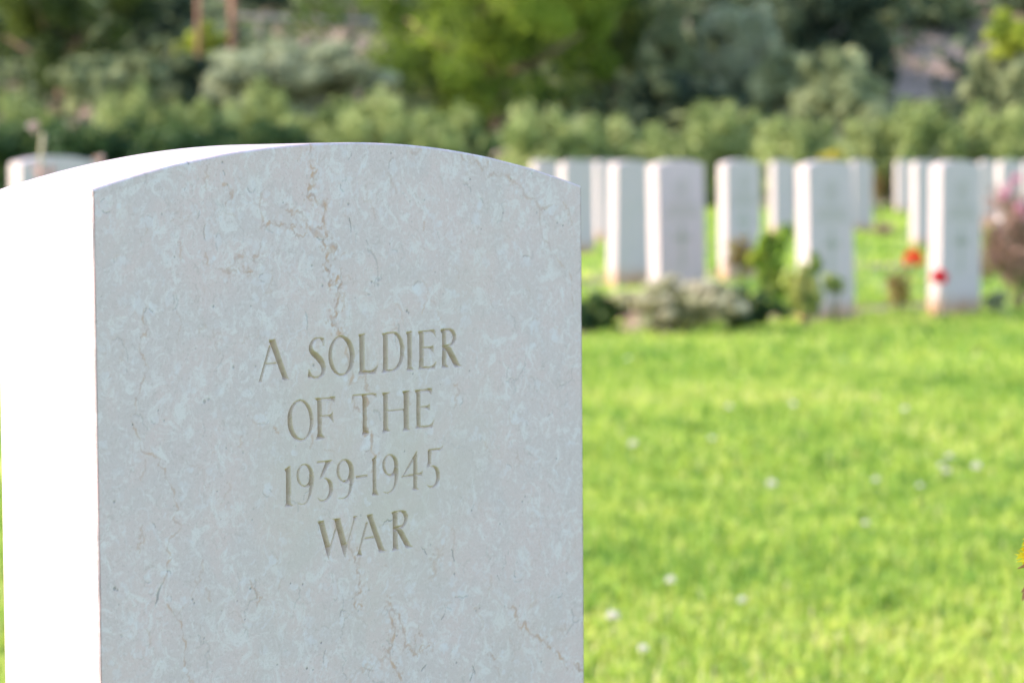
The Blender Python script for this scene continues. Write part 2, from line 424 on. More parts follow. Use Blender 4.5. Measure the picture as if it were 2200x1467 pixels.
def raster(poly_uv, mask, mode='or'):
    u, v = poly_uv
    i0, i1 = int(u.min() / G) - 1, int(u.max() / G) + 2; j0, j1 = int((v.min() - VB) / G) - 1, int((v.max() - VB) / G) + 2
    X, Y = np.meshgrid(UG[i0:i1], VG[j0:j1]); ins = np.zeros(X.shape, bool)
    n = len(u)
    for k in range(n):
        x1, y1, x2, y2 = u[k], v[k], u[(k + 1) % n], v[(k + 1) % n]
        if y1 == y2: continue
        c = (y1 > Y) != (y2 > Y)
        ins ^= c & (X < (x2 - x1) * (Y - y1) / (y2 - y1) + x1)
    return (slice(j0, j1), slice(i0, i1)), ins

# supersampled masks: work on a grid 2x finer for smooth letter edges
SS = 2
_G, _UG, _VG = G, UG, VG
G = _G / SS; UG = np.arange((NU - 1) * SS + 1) * G; VG = VB + np.arange((NV - 1) * SS + 1) * G
mask = np.zeros((len(VG), len(UG)), bool)
for (ox, oy, sc), shapes in LET:
    for s in shapes:
        def cv(p): return face_uv(ox + p[:, 0] / sc, oy + p[:, 1] / sc)
        if isinstance(s, tuple):
            sl, a = raster(cv(s[1]), mask); s2, b = raster(cv(s[2]), mask)
            tmp = np.zeros_like(mask); tmp[sl] = a; t2 = np.zeros_like(mask); t2[s2] = b
            mask |= tmp & ~t2
        else:
            sl, a = raster(cv(s), mask); mask[sl] |= a
jj, ii = np.nonzero(mask)
J0, J1, I0, I1 = jj.min() - 20, jj.max() + 21, ii.min() - 20, ii.max() + 21
sub = mask[J0:J1, I0:I1]; dist = np.full(sub.shape, 13.0); pad = 13
big = np.pad(sub, pad)
H_, L_ = sub.shape
offs = sorted([(math.hypot(a, b), a, b) for a in range(-12, 13) for b in range(-12, 13) if 0 < math.hypot(a, b) <= 12.5])
for r_, a, b in offs:
    nb = big[pad + a:pad + a + H_, pad + b:pad + b + L_]
    dist = np.where(~nb & (dist > r_), r_, dist)
dist = np.where(sub, dist - .5, 0)
depth_f = np.zeros(mask.shape); depth_f[J0:J1, I0:I1] = dist * G * 2.1
depth_f = np.minimum(depth_f, 0.0046)
k1 = np.array([1, 2, 1]) / 4
def sm(a): return np.apply_along_axis(lambda c: np.convolve(c, k1, 'same'), 0, np.apply_along_axis(lambda c: np.convolve(c, k1, 'same'), 1, a))
depth_s = sm(depth_f)
depth = depth_s[::SS, ::SS]; lmask = sm(mask.astype(float))[::SS, ::SS]
G, UG, VG = _G, _UG, _VG

# ---- stone map: R vein, G shell, B pit, A warmer tone around the lettering
smap = np.zeros((NV, NU, 4)); r_s = np.random.default_rng(5)
def dab(u, v, rad, ch, val, hard=1.0):
    i0, i1 = int((u - rad * 2) / G), int((u + rad * 2) / G) + 2; j0, j1 = int((v - rad * 2 - VB) / G), int((v + rad * 2 - VB) / G) + 2
    i0, j0 = max(i0, 0), max(j0, 0); i1, j1 = min(i1, NU), min(j1, NV)
    if i1 <= i0 or j1 <= j0: return
    X, Y = UG[i0:i1][None], VG[j0:j1][:, None]
    d = np.sqrt((X - u) ** 2 + (Y - v) ** 2) / rad
    w = val * np.clip((1 + .25 / hard - d) / (.5 / hard), 0, 1)
    s = smap[j0:j1, i0:i1, ch]; np.maximum(s, w, out=s)
def rough_line(u, v, amp, rec=5, r=r_s):
    P = np.c_[u, v]
    for k in range(rec):
        d = np.diff(P, axis=0); L = np.linalg.norm(d, axis=1)
        if L.max() < .0006: break
        mid = (P[:-1] + P[1:]) / 2 + np.c_[-d[:, 1], d[:, 0]] * r.normal(0, amp, (len(d), 1))
        Q = np.empty((2 * len(P) - 1, 2)); Q[::2] = P; Q[1::2] = mid; P = Q
    return P
def vein(pts, o=(0, 0, 1), ch=0, w=.0005, val=.8, amp=.22, halo=True):
    p = np.array(pts, float); u, v = face_uv(o[0] + p[:, 0] / o[2], o[1] + p[:, 1] / o[2])
    P = rough_line(u, v, amp); n = len(P); m_ = .55 + .45 * np.sin(np.linspace(0, n / 9, n) + r_s.uniform(0, 6))
    for k in range(n):
        if r_s.random() < .06: continue
        dab(P[k, 0], P[k, 1], w * .85 * (.5 + .8 * m_[k]), ch, val * (.45 + .55 * m_[k]))
        if halo and ch == 0 and r_s.random() < .10:
            q = P[k] + r_s.normal(0, .0022, 2); dab(q[0], q[1], r_s.uniform(.0004, .001), 0, val * .5)
        if halo and ch == 0 and r_s.random() < .10:
            q = P[k] + np.array([.003, 0]) + r_s.normal(0, .003, 2); dab(q[0], q[1], r_s.uniform(.0006, .0018), 1, r_s.uniform(.3, .75))
A = (480, 360, 4.074); B = (180, 300, 3.929); C = (500, 680, 2.717); D = (600, 1180, 5.1125); E_ = (180, 1000, 3.142); F_ = (180, 380, 3.056); H = (820, 300, 3.493); K = (880, 1000, 3.142)
vein([(1915,60),(1910,180),(1950,240),(1970,260),(1930,310),(1945,390),(1890,440),(1890,490),(1950,510)], B, val=.7)
vein([(820,20),(770,70),(800,160),(740,210),(730,260),(820,300),(890,320),(890,400),(870,470),(890,560),(910,600),(870,650)], A, w=.0008, val=.85)
vein([(820,300),(860,310),(890,330)], A, w=.0022, val=.5)
vein([(870,650),(930,690),(990,690),(910,740),(895,800),(890,880),(930,930),(920,1020),(960,1030),(1000,950),(1040,1000),(1000,1060),(1000,1150),(975,1230),(995,1280),(950,1320),(950,1380),(1000,1400),(1010,1467)], A, w=.0007, val=.9)
vein([(930,690),(985,690),(910,735)], A, w=.0016, val=.6)
vein([(340,480),(400,480),(460,480),(540,490),(600,500),(720,500),(770,550),(800,540),(860,520)], A, w=.0006, val=.7, amp=.3)
vein([(770,550),(800,560),(860,600)], A, w=.0016, val=.55)
vein([(540,370),(600,420),(640,380),(700,430),(730,510)], A, w=.0006, val=.6)
vein([(0,150),(70,200),(70,270),(20,320)], A, w=.0009, val=.6)
vein([(330,230),(320,300),(330,390),(345,470)], A, w=.0008, val=.55)
vein([(180,710),(120,790),(70,910),(30,890)], A, w=.0010, val=.6); vein([(130,880),(200,915),(260,910)], A, val=.75)
vein([(330,690),(310,770),(280,840)], A, w=.0007, val=.6)
vein([(570,0),(620,60),(610,100),(690,150),(680,290),(700,330),(680,400),(790,400),(800,440)], C, w=.0009, val=.6)
vein([(770,480),(765,580),(772,690)], C, w=.0012, val=.85); vein([(810,690),(820,800),(830,850),(830,900)], C, w=.0010, val=.8)
vein([(700,470),(710,530),(745,560)], C, w=.0006, val=.7); vein([(590,1180),(610,1250),(700,1300),(715,1400)], C, w=.0007, val=.5)
vein([(830,80),(850,180),(875,260),(885,340),(865,390),(900,460),(830,500),(820,600),(850,650),(910,620)], D, w=.0006, val=.7)
vein([(1170,580),(1220,590),(1215,660),(1260,700),(1310,710),(1330,800),(1360,900),(1380,970),(1400,1060),(1450,1120),(1515,1175)], D, w=.0007, val=.65)
vein([(1210,680),(1240,780),(1270,880),(1260,960),(1240,1050),(1200,1130),(1230,1230),(1290,1290),(1320,1370),(1330,1440)], D, w=.0009, val=.75)
vein([(1560,1110),(1650,1050)], D, val=.6); vein([(1640,320),(1700,190),(1790,60)], D, w=.0010, val=.4); vein([(1120,700),(1170,620)], D, val=.6)
vein([(780,1467),(830,1380),(950,1290),(1080,1220),(1180,1140)], D, w=.0010, val=.4)
vein([(500,0),(550,20),(580,120),(615,180),(625,250),(640,300),(600,360),(660,400),(610,470),(570,530),(580,590),(600,620),(560,670),(565,720),(530,800)], E_, w=.0006, val=.55, amp=.12, halo=False)
vein([(535,790),(505,850),(498,900),(482,945)], E_, ch=2, w=.0007, val=.6, amp=.08)
vein([(560,930),(600,990),(660,1060),(665,1110),(690,1200),(680,1280),(680,1350)], E_, w=.0006, val=.6, amp=.12, halo=False)
vein([(390,860),(385,940),(430,1000),(370,1050),(365,1140),(430,1260),(390,1340),(340,1450)], F_, w=.0006, val=.5, amp=.15, halo=False)
vein([(291,855),(283,905),(300,940),(305,970),(345,985),(340,1000)], w=.0006, val=.55, amp=.15, halo=False)
vein([(610,230),(640,200),(800,330),(1000,250)], F_, w=.0005, val=.30); vein([(800,500),(860,600),(960,620),(1100,625)], F_, w=.0006, val=.5)
vein([(800,280),(880,275),(960,295),(1040,350),(1100,440),(1160,470),(1280,490)], H, w=.0009, val=.5, amp=.12)
vein([(1180,520),(1190,640),(1210,740),(1270,850),(1340,920),(1400,970),(1425,1050),(1425,1160),(1440,1250)], H, w=.0006, val=.4, amp=.12, halo=False)
vein([(600,120),(680,180),(760,230),(800,170)], H, w=.0008, val=.5); vein([(200,60),(260,110),(300,80)], H, w=.0009, val=.5); vein([(40,260),(80,330),(110,400)], H, w=.0009, val=.4)
vein([(670,950),(710,1010),(740,1090),(800,1110),(850,1150),(910,1190),(950,1230)], K, w=.0008, val=.7); vein([(980,1260),(1030,1300),(1070,1370)], K, w=.0008, val=.7)
vein([(1110,1330),(1150,1380),(1180,1395)], K, w=.0009, val=.85); vein([(530,1260),(570,1310),(620,1300)], K, val=.6); vein([(0,1240),(50,1290)], K, val=.7); vein([(70,1260),(130,1210)], K, val=.6)
vein([(230,540),(180,640),(150,690)], K, w=.0009, val=.45); vein([(820,860),(860,900),(820,940)], K, w=.0012, val=.3); vein([(960,1130),(1020,1100),(1050,1060)], K, w=.0012, val=.3)
for _ in range(46):                                              # short faint rusty traces between the big ones
    u0, v0, th, L = r_s.uniform(.01, .37), r_s.uniform(-.32, .02), r_s.uniform(-2.2, -.9), r_s.uniform(.004, .016)
    P = rough_line(np.array([u0, u0 + L * .5 * math.cos(th + .3), u0 + L * math.cos(th)]), np.array([v0, v0 + L * .5 * math.sin(th + .3), v0 + L * math.sin(th)]), .3)
    vv = r_s.uniform(.15, .5)
    for q in P: dab(q[0], q[1], r_s.uniform(.0003, .0006), 0, vv)
def blob(px, py, rx, ry, ch=1, val=.8, n=26):
    for _ in range(n):
        a = r_s.normal(0, .42, 2); u, v = face_uv(px + a[0] * rx, py + a[1] * ry)
        dab(float(u), float(v), r_s.uniform(.0006, .0017) * min(1, rx / 9), ch, val * r_s.uniform(.6, 1), 2.2)
    for _ in range(2 if n > 20 else (1 if r_s.random() < .2 else 0)):                           # stylolite-like dark seams partly round the shell patch
        a = r_s.uniform(0, 6.28); t = a + np.linspace(0, r_s.uniform(.6, 1.7), 5); u, v = face_uv(px + 1.0 * rx * np.cos(t), py + 1.0 * ry * np.sin(t))
        Pq = rough_line(u, v, .14); c_ = 0 if r_s.random() < .45 else 2; vq = r_s.uniform(.12, .38)
        for q in Pq: dab(q[0], q[1], r_s.uniform(.00025, .0005), c_, vq)
for b_ in [(229,442,14,16),(314,477,18,14),(262,560,18,12),(300,662,14,14),(330,660,10,10),(595,491,22,9),(570,597,14,9),(575,1051,12,16),(587,1204,12,10),(533,1248,18,8),(368,1197,5,5),(358,1232,9,7),
          (363,1286,5,8),(396,1439,7,5),(880,1266,11,20),(972,1301,12,8),(952,1391,11,10),(800,1424,22,16),(815,1448,24,18),(988,1277,18,6),(1198,1274,9,9),(787,952,10,18),(420,455,8,18),(445,500,7,22),
          (470,520,7,18),(655,700,5,30),(700,590,7,14),(725,600,8,18),(690,500,12,16),(740,400,9,12),(730,385,14,8),(1020,470,9,12),(1040,560,9,9),(1130,560,14,10),(1185,450,12,16),(1110,900,18,14),(1030,440,8,14),
          (900,620,12,16),(1150,700,10,16),(1190,720,12,18),(980,860,14,12),(560,900,18,12),(690,1130,6,22),(720,1260,5,30),(735,1330,5,20),(700,1420,5,24)]:
    blob(*b_, val=r_s.uniform(.45, .85))
blob(540,400,9,14,1,.5); blob(845,360,10,20,1,.6)
for _ in range(1500):                                            # broken shell: short pale curved flecks
    u0, v0 = r_s.uniform(0, W_), r_s.uniform(VB, VT); th = r_s.uniform(0, 6.28); L = r_s.gamma(2, .0016); cu = r_s.normal(0, 250)
    k = max(2, int(L / .0005)); vv = r_s.uniform(.12, .5); w0 = r_s.uniform(.0003, .0007)
    for s in np.arange(k) * .0005:
        dab(u0, v0, w0, 1, vv); th += cu * .0005; u0 += .0005 * math.cos(th); v0 += .0005 * math.sin(th)
for _ in range(420):                                             # hairline seams, pale and grey
    u0, v0, th, L = r_s.uniform(0, W_), r_s.uniform(VB, VT), r_s.uniform(-2.6, -.5), r_s.gamma(2., .006)
    P = rough_line(np.array([u0, u0 + L * .5 * math.cos(th + .5), u0 + L * math.cos(th)]), np.array([v0, v0 + L * .5 * math.sin(th + .5), v0 + L * math.sin(th)]), .17)
    c_ = r_s.choice([1, 1, 1, 1, 2, 0]); vv = r_s.uniform(.15, .55) * (1 if c_ == 1 else .5); w0 = r_s.uniform(.00025, .00055)
    for q in P:
        if r_s.random() < .85: dab(q[0], q[1], w0 * r_s.uniform(.6, 1.6), c_, vv, 2.0)
for _ in range(300):
    blob(*[r_s.uniform(205, 1250), r_s.uniform(310, 1467)], r_s.uniform(3, 14), r_s.uniform(3, 16), 1, r_s.uniform(.2, .65), 9)
for x, y, r_, v_ in [(1209,485,1.5,1),(285,912,1.3,.95),(439,863,3,.5),(448,858,2.5,.4),(874,668,2.6,.6),(878,672,2,.5),(813,601,3,.4),(812,612,3,.3),(1195,985,1.6,.75),(887,803,1.2,.9),(538,1264,2,.7),(526,1330,1.2,.8),
                     (246,1264,3,.6),(252,1267,2,.5),(1013,1096,1.8,.6),(1074,1125,1.4,.6),(1128,1066,1.8,.5),(1122,1077,2,.5),(501,789,2.6,.45),(549,787,2,.4),(538,658,1.6,.5),(1170,452,1.3,.6),(840,330,1.6,.6),(1010,386,1.8,.6),
                     (405,352,1.6,.7),(650,1255,1.6,.6),(624,1253,1.4,.7),(690,1380,1.8,.7),(659,1435,2,.8),(672,1438,1.5,.6),(980,1423,2,.5),(1080,458,2,.5),(912,430,1.4,.4)]:
    u, v = face_uv(x, y); dab(float(u), float(v), r_ / 3900 * 1.3, 2, v_)
for pts in [((1018,1084),(1012,1100)),((1106,1225),(1107,1240)),((1068,1235),(1073,1246)),((1014,1430),(1020,1447)),((1019,1425),(1010,1462)),((905,1440),(915,1428)),((823,1128),(842,1117)),((820,590),(808,612)),((785,514),(790,526)),((955,1300),(948,1330)),
            ((300,720),(304,735)),((750,470),(753,500)),((1092,1190),(1093,1180)),((940,500),(944,515)),((1160,1000),(1156,1012)),((970,1180),(976,1205)),((905,1175),(916,1190))]:
    vein(pts, ch=2, w=.0004, val=.55, amp=.1)
for _ in range(130):
    dab(r_s.uniform(0, W_), r_s.uniform(VB, VT), r_s.uniform(.0003, .0008), 2, r_s.uniform(.15, .55))
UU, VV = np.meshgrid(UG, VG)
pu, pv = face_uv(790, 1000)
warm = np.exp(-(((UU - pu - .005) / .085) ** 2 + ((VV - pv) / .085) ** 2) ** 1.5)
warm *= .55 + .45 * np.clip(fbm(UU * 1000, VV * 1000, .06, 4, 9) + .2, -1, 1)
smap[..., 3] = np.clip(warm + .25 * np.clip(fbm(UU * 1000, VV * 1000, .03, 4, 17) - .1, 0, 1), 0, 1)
smap[..., 1] *= .75 + .25 * fbm(UU * 1000, VV * 1000, .5, 2, 3)
np.clip(smap, 0, 1, out=smap)

def headstone_main():
    BV = 0.0012
    nv0 = int(round((-.004 - VB) / G)) + 1                         # regular rows up to just below the shoulders
    us = UG.copy(); us[0] = BV; us[-1] = W_ - BV
    rows_v = VG[:nv0]
    top = arc(us) - BV * .9
    nt = 60
    vt0 = rows_v[-1]
    Vv = np.empty((nv0 + nt, NU)); Vv[:nv0] = rows_v[:, None]
    for k in range(nt): Vv[nv0 + k] = vt0 + (top - vt0) * (k + 1) / nt
    Uu = np.broadcast_to(us, Vv.shape)
    j = np.clip((Vv - VB) / G, 0, NV - 1.001); j0 = j.astype(int); f = (j - j0)[..., None]; cols = np.arange(NU)[None]
    att = smap[j0, cols] * (1 - f) + smap[j0 + 1, cols] * f
    dep = np.zeros(Vv.shape); dep[:nv0] = depth[:nv0]; lm = np.zeros(Vv.shape); lm[:nv0] = lmask[:nv0]
    dep += .00012 * fbm(Uu * 1000, Vv * 1000, .05, 3, 2)
    P = np.stack([Uu, dep, Vv], -1).reshape(-1, 3)
    nr = nv0 + nt
    q = (np.arange(nr - 1)[:, None] * NU + np.arange(NU - 1)[None]).ravel()
    Q = np.stack([q, q + 1, q + NU + 1, q + NU], 1)
    cut = (lm.ravel()[Q].mean(1) > .30)
    # rim of the front grid, counter-clockwise from the lower left
    lo = -.86
    L = [k * NU for k in range(nr - 1, -1, -1)]; T = [(nr - 1) * NU + k for k in range(NU - 1, 0, -1)]; Rr = [k * NU + NU - 1 for k in range(nr)]
    rim = Rr + T + L                                                  # right side up, over the top, left side down
    p = P[rim]
    nu_, nv_ = np.zeros(len(rim)), np.zeros(len(rim))
    a, b = len(Rr), len(Rr) + len(T)
    nu_[:a] = 1; nu_[b:] = -1
    tu = p[a:b, 0] - W_ / 2; tn = np.sqrt(RAD ** 2 - tu ** 2); nu_[a:b] = tu / RAD; nv_[a:b] = tn / RAD
    for idx, s in ((a - 1, 1), (b, -1)):
        nu_[idx], nv_[idx] = s * .75, .65
    s = np.arange(len(rim)) * G
    bev = BV * (1 + .45 * fbm(s * 1000, s * 0, .12, 3, 21) + 1.2 * np.clip(fbm(s * 1000, s * 0 + 3, .33, 2, 22) - .85, 0, 1))
    bev = np.clip(bev, .0005, .004)
    out = p.copy(); out[:, 0] += nu_ * BV; out[:, 2] += nv_ * BV
    def ringv(k, y):
        r = p + (out - p) * k; r[:, 1] = y; return r
    rings = [ringv(.55, bev * .25), ringv(1.0, bev), ringv(1.0, .02), ringv(1.0, .05), ringv(1.0, T_ - .0012), ringv(.3, T_)]
    base = len(P); n = len(rim); V = [P] + rings
    faces = []
    prev = np.array(rim)
    for k in range(len(rings)):
        cur = base + k * n + np.arange(n)
        faces.append(np.stack([prev[:-1], cur[:-1], cur[1:], prev[1:]], 1)); prev = cur
    # back: strips between the two sides of the last ring
    last = base + 5 * n + np.arange(n)
    nb = min(a, n - b)
    bk = np.stack([last[:a - 1], last[1:a], last[n - 2 - np.arange(a - 1)], last[n - 1 - np.arange(a - 1)]], 1)
    faces.append(bk)
    Vn = np.concatenate(V); off = len(Vn)
    tops = last[a - 1:b + 1]; h = len(tops) // 2
    fan = []
    for k in range(h): fan.append([tops[k], tops[k + 1], tops[len(tops) - 2 - k], tops[len(tops) - 1 - k]])
    faces.append(np.array([f_ for f_ in fan if len(set(f_)) == 4]))
    # plain lower part reaching into the turf
    lowv = np.array([[0, 0, VB], [W_, 0, VB], [W_, T_, VB], [0, T_, VB], [0, 0, lo], [W_, 0, lo], [W_, T_, lo], [0, T_, lo]], float)
    Vn = np.concatenate([Vn, lowv]); z = off
    faces.append(np.array([[z + 4, z + 5, z + 1, z], [z + 5, z + 6, z + 2, z + 1], [z + 6, z + 7, z + 3, z + 2], [z + 7, z + 4, z, z + 3]]))
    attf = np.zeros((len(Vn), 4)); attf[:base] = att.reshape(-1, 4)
    attf[base:base + n] = attf[rim]; attf[base + n:base + 2 * n] = attf[rim] * .8
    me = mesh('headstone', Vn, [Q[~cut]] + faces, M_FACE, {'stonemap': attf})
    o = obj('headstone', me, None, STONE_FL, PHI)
    ids = np.unique(Q[cut]); remap = np.zeros(base, int); remap[ids] = np.arange(len(ids))
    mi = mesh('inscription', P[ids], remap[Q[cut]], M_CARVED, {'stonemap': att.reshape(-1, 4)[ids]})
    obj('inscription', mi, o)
    sel = np.ones(len(me.polygons), bool); sel[:(~cut).sum()] = True; 
    tag(o, 'large near limestone headstone carved A SOLDIER OF THE 1939-1945 WAR, with curved top', 'headstone', 'headstones')
    return o
headstone_main()

# ---------------------------------------------------------------- headstones standing in rows behind
def row_stone_mesh(w=W_, t=T_, h=.813):
    n = 25; us = np.linspace(0, w, n); bv = .004
    prof = [(0, -.06), (w, -.06)] + [(u, h - RISE + float(arc(u))) for u in us[::-1]]
    pr = np.array(prof); c = np.array([w / 2, h / 2])
    def ins(k):
        q = pr.copy(); q[:, 0] = np.clip(q[:, 0], k, w - k); q[:, 1] = np.where(q[:, 1] > .1, q[:, 1] - k, q[:, 1]); return q
    rings = [(ins(bv), 0.0), (ins(bv * .3), bv * .3), (pr, bv), (pr, t - bv), (ins(bv * .3), t - bv * .3), (ins(bv), t)]
    m = len(pr); V = np.concatenate([np.c_[q[:, 0], np.full(m, y), q[:, 1]] for q, y in rings])
    F = []
    for k in range(5):
        for i in range(m):
            i2 = (i + 1) % m; F.append([k * m + i, (k + 1) * m + i, (k + 1) * m + i2, k * m + i2])
    V = np.vstack([V, [w / 2, 0, h / 2], [w / 2, t, h / 2]]); T = []
    for i in range(m):
        i2 = (i + 1) % m; T.append([6 * m, i, i2]); T.append([6 * m + 1, 5 * m + i2, 5 * m + i])
    return mesh('row_headstone', V, [np.array(F), np.array(T)], M_ROW)
def carving_mesh():
    parts = []
    def bar(u0, u1, v0, v1):
        y0, y1 = -.0015, .001
        V = np.array([[u0, y0, v0], [u1, y0, v0], [u1, y0, v1], [u0, y0, v1], [u0, y1, v0], [u1, y1, v0], [u1, y1, v1], [u0, y1, v1]])
        parts.append((V, np.array([[0, 1, 2, 3], [4, 0, 3, 7], [1, 5, 6, 2], [3, 2, 6, 7], [4, 5, 1, 0]]), []))
    # round badge
    c, R0, R1 = (.19, .655), .048, .058; n = 28
    V = []; F = []
    for k in range(n):
        a = 2 * math.pi * k / n
        for R in (R0, R1):
            V.append([c[0] + R * math.cos(a), -.0015, c[1] + R * math.sin(a)])
    for k in range(n): F.append([2 * k, 2 * k + 1, 2 * ((k + 1) % n) + 1, 2 * ((k + 1) % n)])
    parts.append((np.array(V), np.array(F), []))
    bar(.165, .215, .640, .648); bar(.165, .215, .662, .670); bar(.186, .194, .625, .69)
    bar(.176, .204, .24, .48); bar(.12, .26, .385, .413)             # cross
    r = np.random.default_rng(2)
    for v, a, b in ((.565, .06, .32), (.540, .09, .29), (.515, .05, .33)):
        u = a
        while u < b:
            L = r.uniform(.008, .02); bar(u, min(u + L, b), v, v + .012); u += L + .006
    V, F = join(parts)
    return mesh('carving', V, F, M_ROWCUT)
ROWSTONE, CARVING = row_stone_mesh(), carving_mesh()
# (pixel of the corner between lit side and face, depth, height factor, lean, carving?, label)
STONES = [
 (1740, 13.95, 1.0, 0.0, 1, 'headstone with a yellowing rose bush at its foot, nearest of the row behind'),
 (2020, 14.5, 1.0, 0.4, 1, 'headstone with two red flowers at its base and an orange stained foot'),
 (1417, 15.0, 1.0, -.5, 1, 'headstone behind the low tan shrub, its badge showing as a grey smudge'),
 (1322, 18.2, 1.0, 0.3, 0, 'headstone standing clear on grass just beside the big carved stone'),
 (1562, 19.2, 1.0, -.3, 1, 'headstone with a reddish plant at its foot, left of the tall green rose'),
 (1665, 30.5, 1.0, 0.2, 0, 'narrow far headstone behind the tall green rose bush'),
 (1834, 31.5, 1.0, 0.0, 0, 'far grey headstone face half hidden behind the stone with the yellowing rose'),
 (1215, 24.0, 1.0, 0.0, 0, 'headstone rising over the right shoulder of the big carved stone'),
 (1150, 29.0, 1.0, 0.0, 0, 'grey sliver of headstone just clearing the curved top of the big stone'),
 (1256, 30.5, 1.0, 0.3, 0, 'pinkish headstone side immediately right of the big stone shoulder'),
 (1287, 28.0, 1.0, 0.0, 0, 'pale headstone side closely behind the stone standing clear on grass'),
 (1931, 43.0, 1.0, -.3, 0, 'farthest headstone, shortest bright sliver beside the brown plant'),
 (1970, 25.8, 1.0, 0.2, 0, 'headstone bright on its side, above the orange red flower'),
 (2110, 34.5, 1.0, 0.0, 0, 'far slim headstone between the red flowers stone and the purple bush'),
 (2152, 27.5, 1.0, 0.0, 0, 'headstone with pink blooms in front of its grey face'),
 (2206, 31.0, 1.0, 0.0, 0, 'headstone at the picture edge behind the pink flowering bush'),
 (45, 10.6, 1.018, 0.0, 0, 'headstone behind a dry stalk, left of the big carved stone'),
]
for k, (px, d, hf, lean, carve, lab) in enumerate(STONES):
    c = on_ground(px, d)
    o = obj('headstone', ROWSTONE, None, c - np.array([0, 0, .004]), PHI + math.radians(((k * 37) % 7 - 3) * .35 - (3.5 if k == 2 else 0)))
    o.rotation_euler[1] = math.radians(lean * 1.6); o.rotation_euler[0] = math.radians(((k * 53) % 5 - 2) * .4); o.scale = (1, 1, hf)
    tag(o, lab, 'headstone', 'headstones')
    if carve: obj('carving', CARVING, o)

# ---------------------------------------------------------------- lawn grass
def grass_mat():
    m, o, ln = new_mat('grass_blade')
    a = nd(m, 'ShaderNodeAttribute', attribute_name='tint')
    r = nd(m, 'ShaderNodeValToRGB'); e = r.color_ramp.elements
    e[0].position = 0.0; e[0].color = (.09, .20, .03, 1); e[1].position = 1.0; e[1].color = (.66, .58, .26, 1)
    for p_, c_ in ((.28, (.195, .335, .045)), (.60, (.40, .51, .066)), (.88, (.64, .65, .13))):
        x = e.new(p_); x.color = (*c_, 1)
    ln(a.outputs['Fac'], r.inputs[0])
    p = nd(m, 'ShaderNodeBsdfPrincipled'); p.inputs['Roughness'].default_value = .5; p.inputs['Specular IOR Level'].default_value = .3
    t = nd(m, 'ShaderNodeBsdfTranslucent'); s = nd(m, 'ShaderNodeMixShader'); s.inputs[0].default_value = .45
    ln(r.outputs[0], p.inputs[0]); ln(r.outputs[0], t.inputs[0]); ln(p.outputs[0], s.inputs[1]); ln(t.outputs[0], s.inputs[2]); ln(s.outputs[0], o.inputs[0])
    return m
def wedge(n, y0, y1, p0, p1, r):
    y = np.sqrt(r.uniform(y0 * y0, y1 * y1, n)); x = (r.uniform(p0, p1, n) - 1100) / FPX * y
    return x, y
r_g = np.random.default_rng(77)
zones = [  # n, y0, y1, px range, blade length, width
 (90000, 4.1, 7.0, 1190, 2290, .036, .0042), (72000, 7.0, 11.0, 1190, 2290, .038, .0055), (60000, 11.0, 17.0, 1150, 2300, .036, .008),
 (56000, 17.0, 50.0, 1000, 2350, .05, .018), (26000, 3.3, 7.0, -260, 20, .036, .005), (16000, 7.0, 14.0, -300, 500, .04, .010), (26000, 14.0, 50.0, -400, 1000, .06, .03),
 (30000, 4.1, 12.0, 2290, 3000, .038, .009), (26000, 3.6, 12.0, 20, 1190, .04, .010), (12000, 1.0, 4.1, -900, 3000, .04, .008)]
Vs = []; tint = []; Q = []; T = []; off = 0
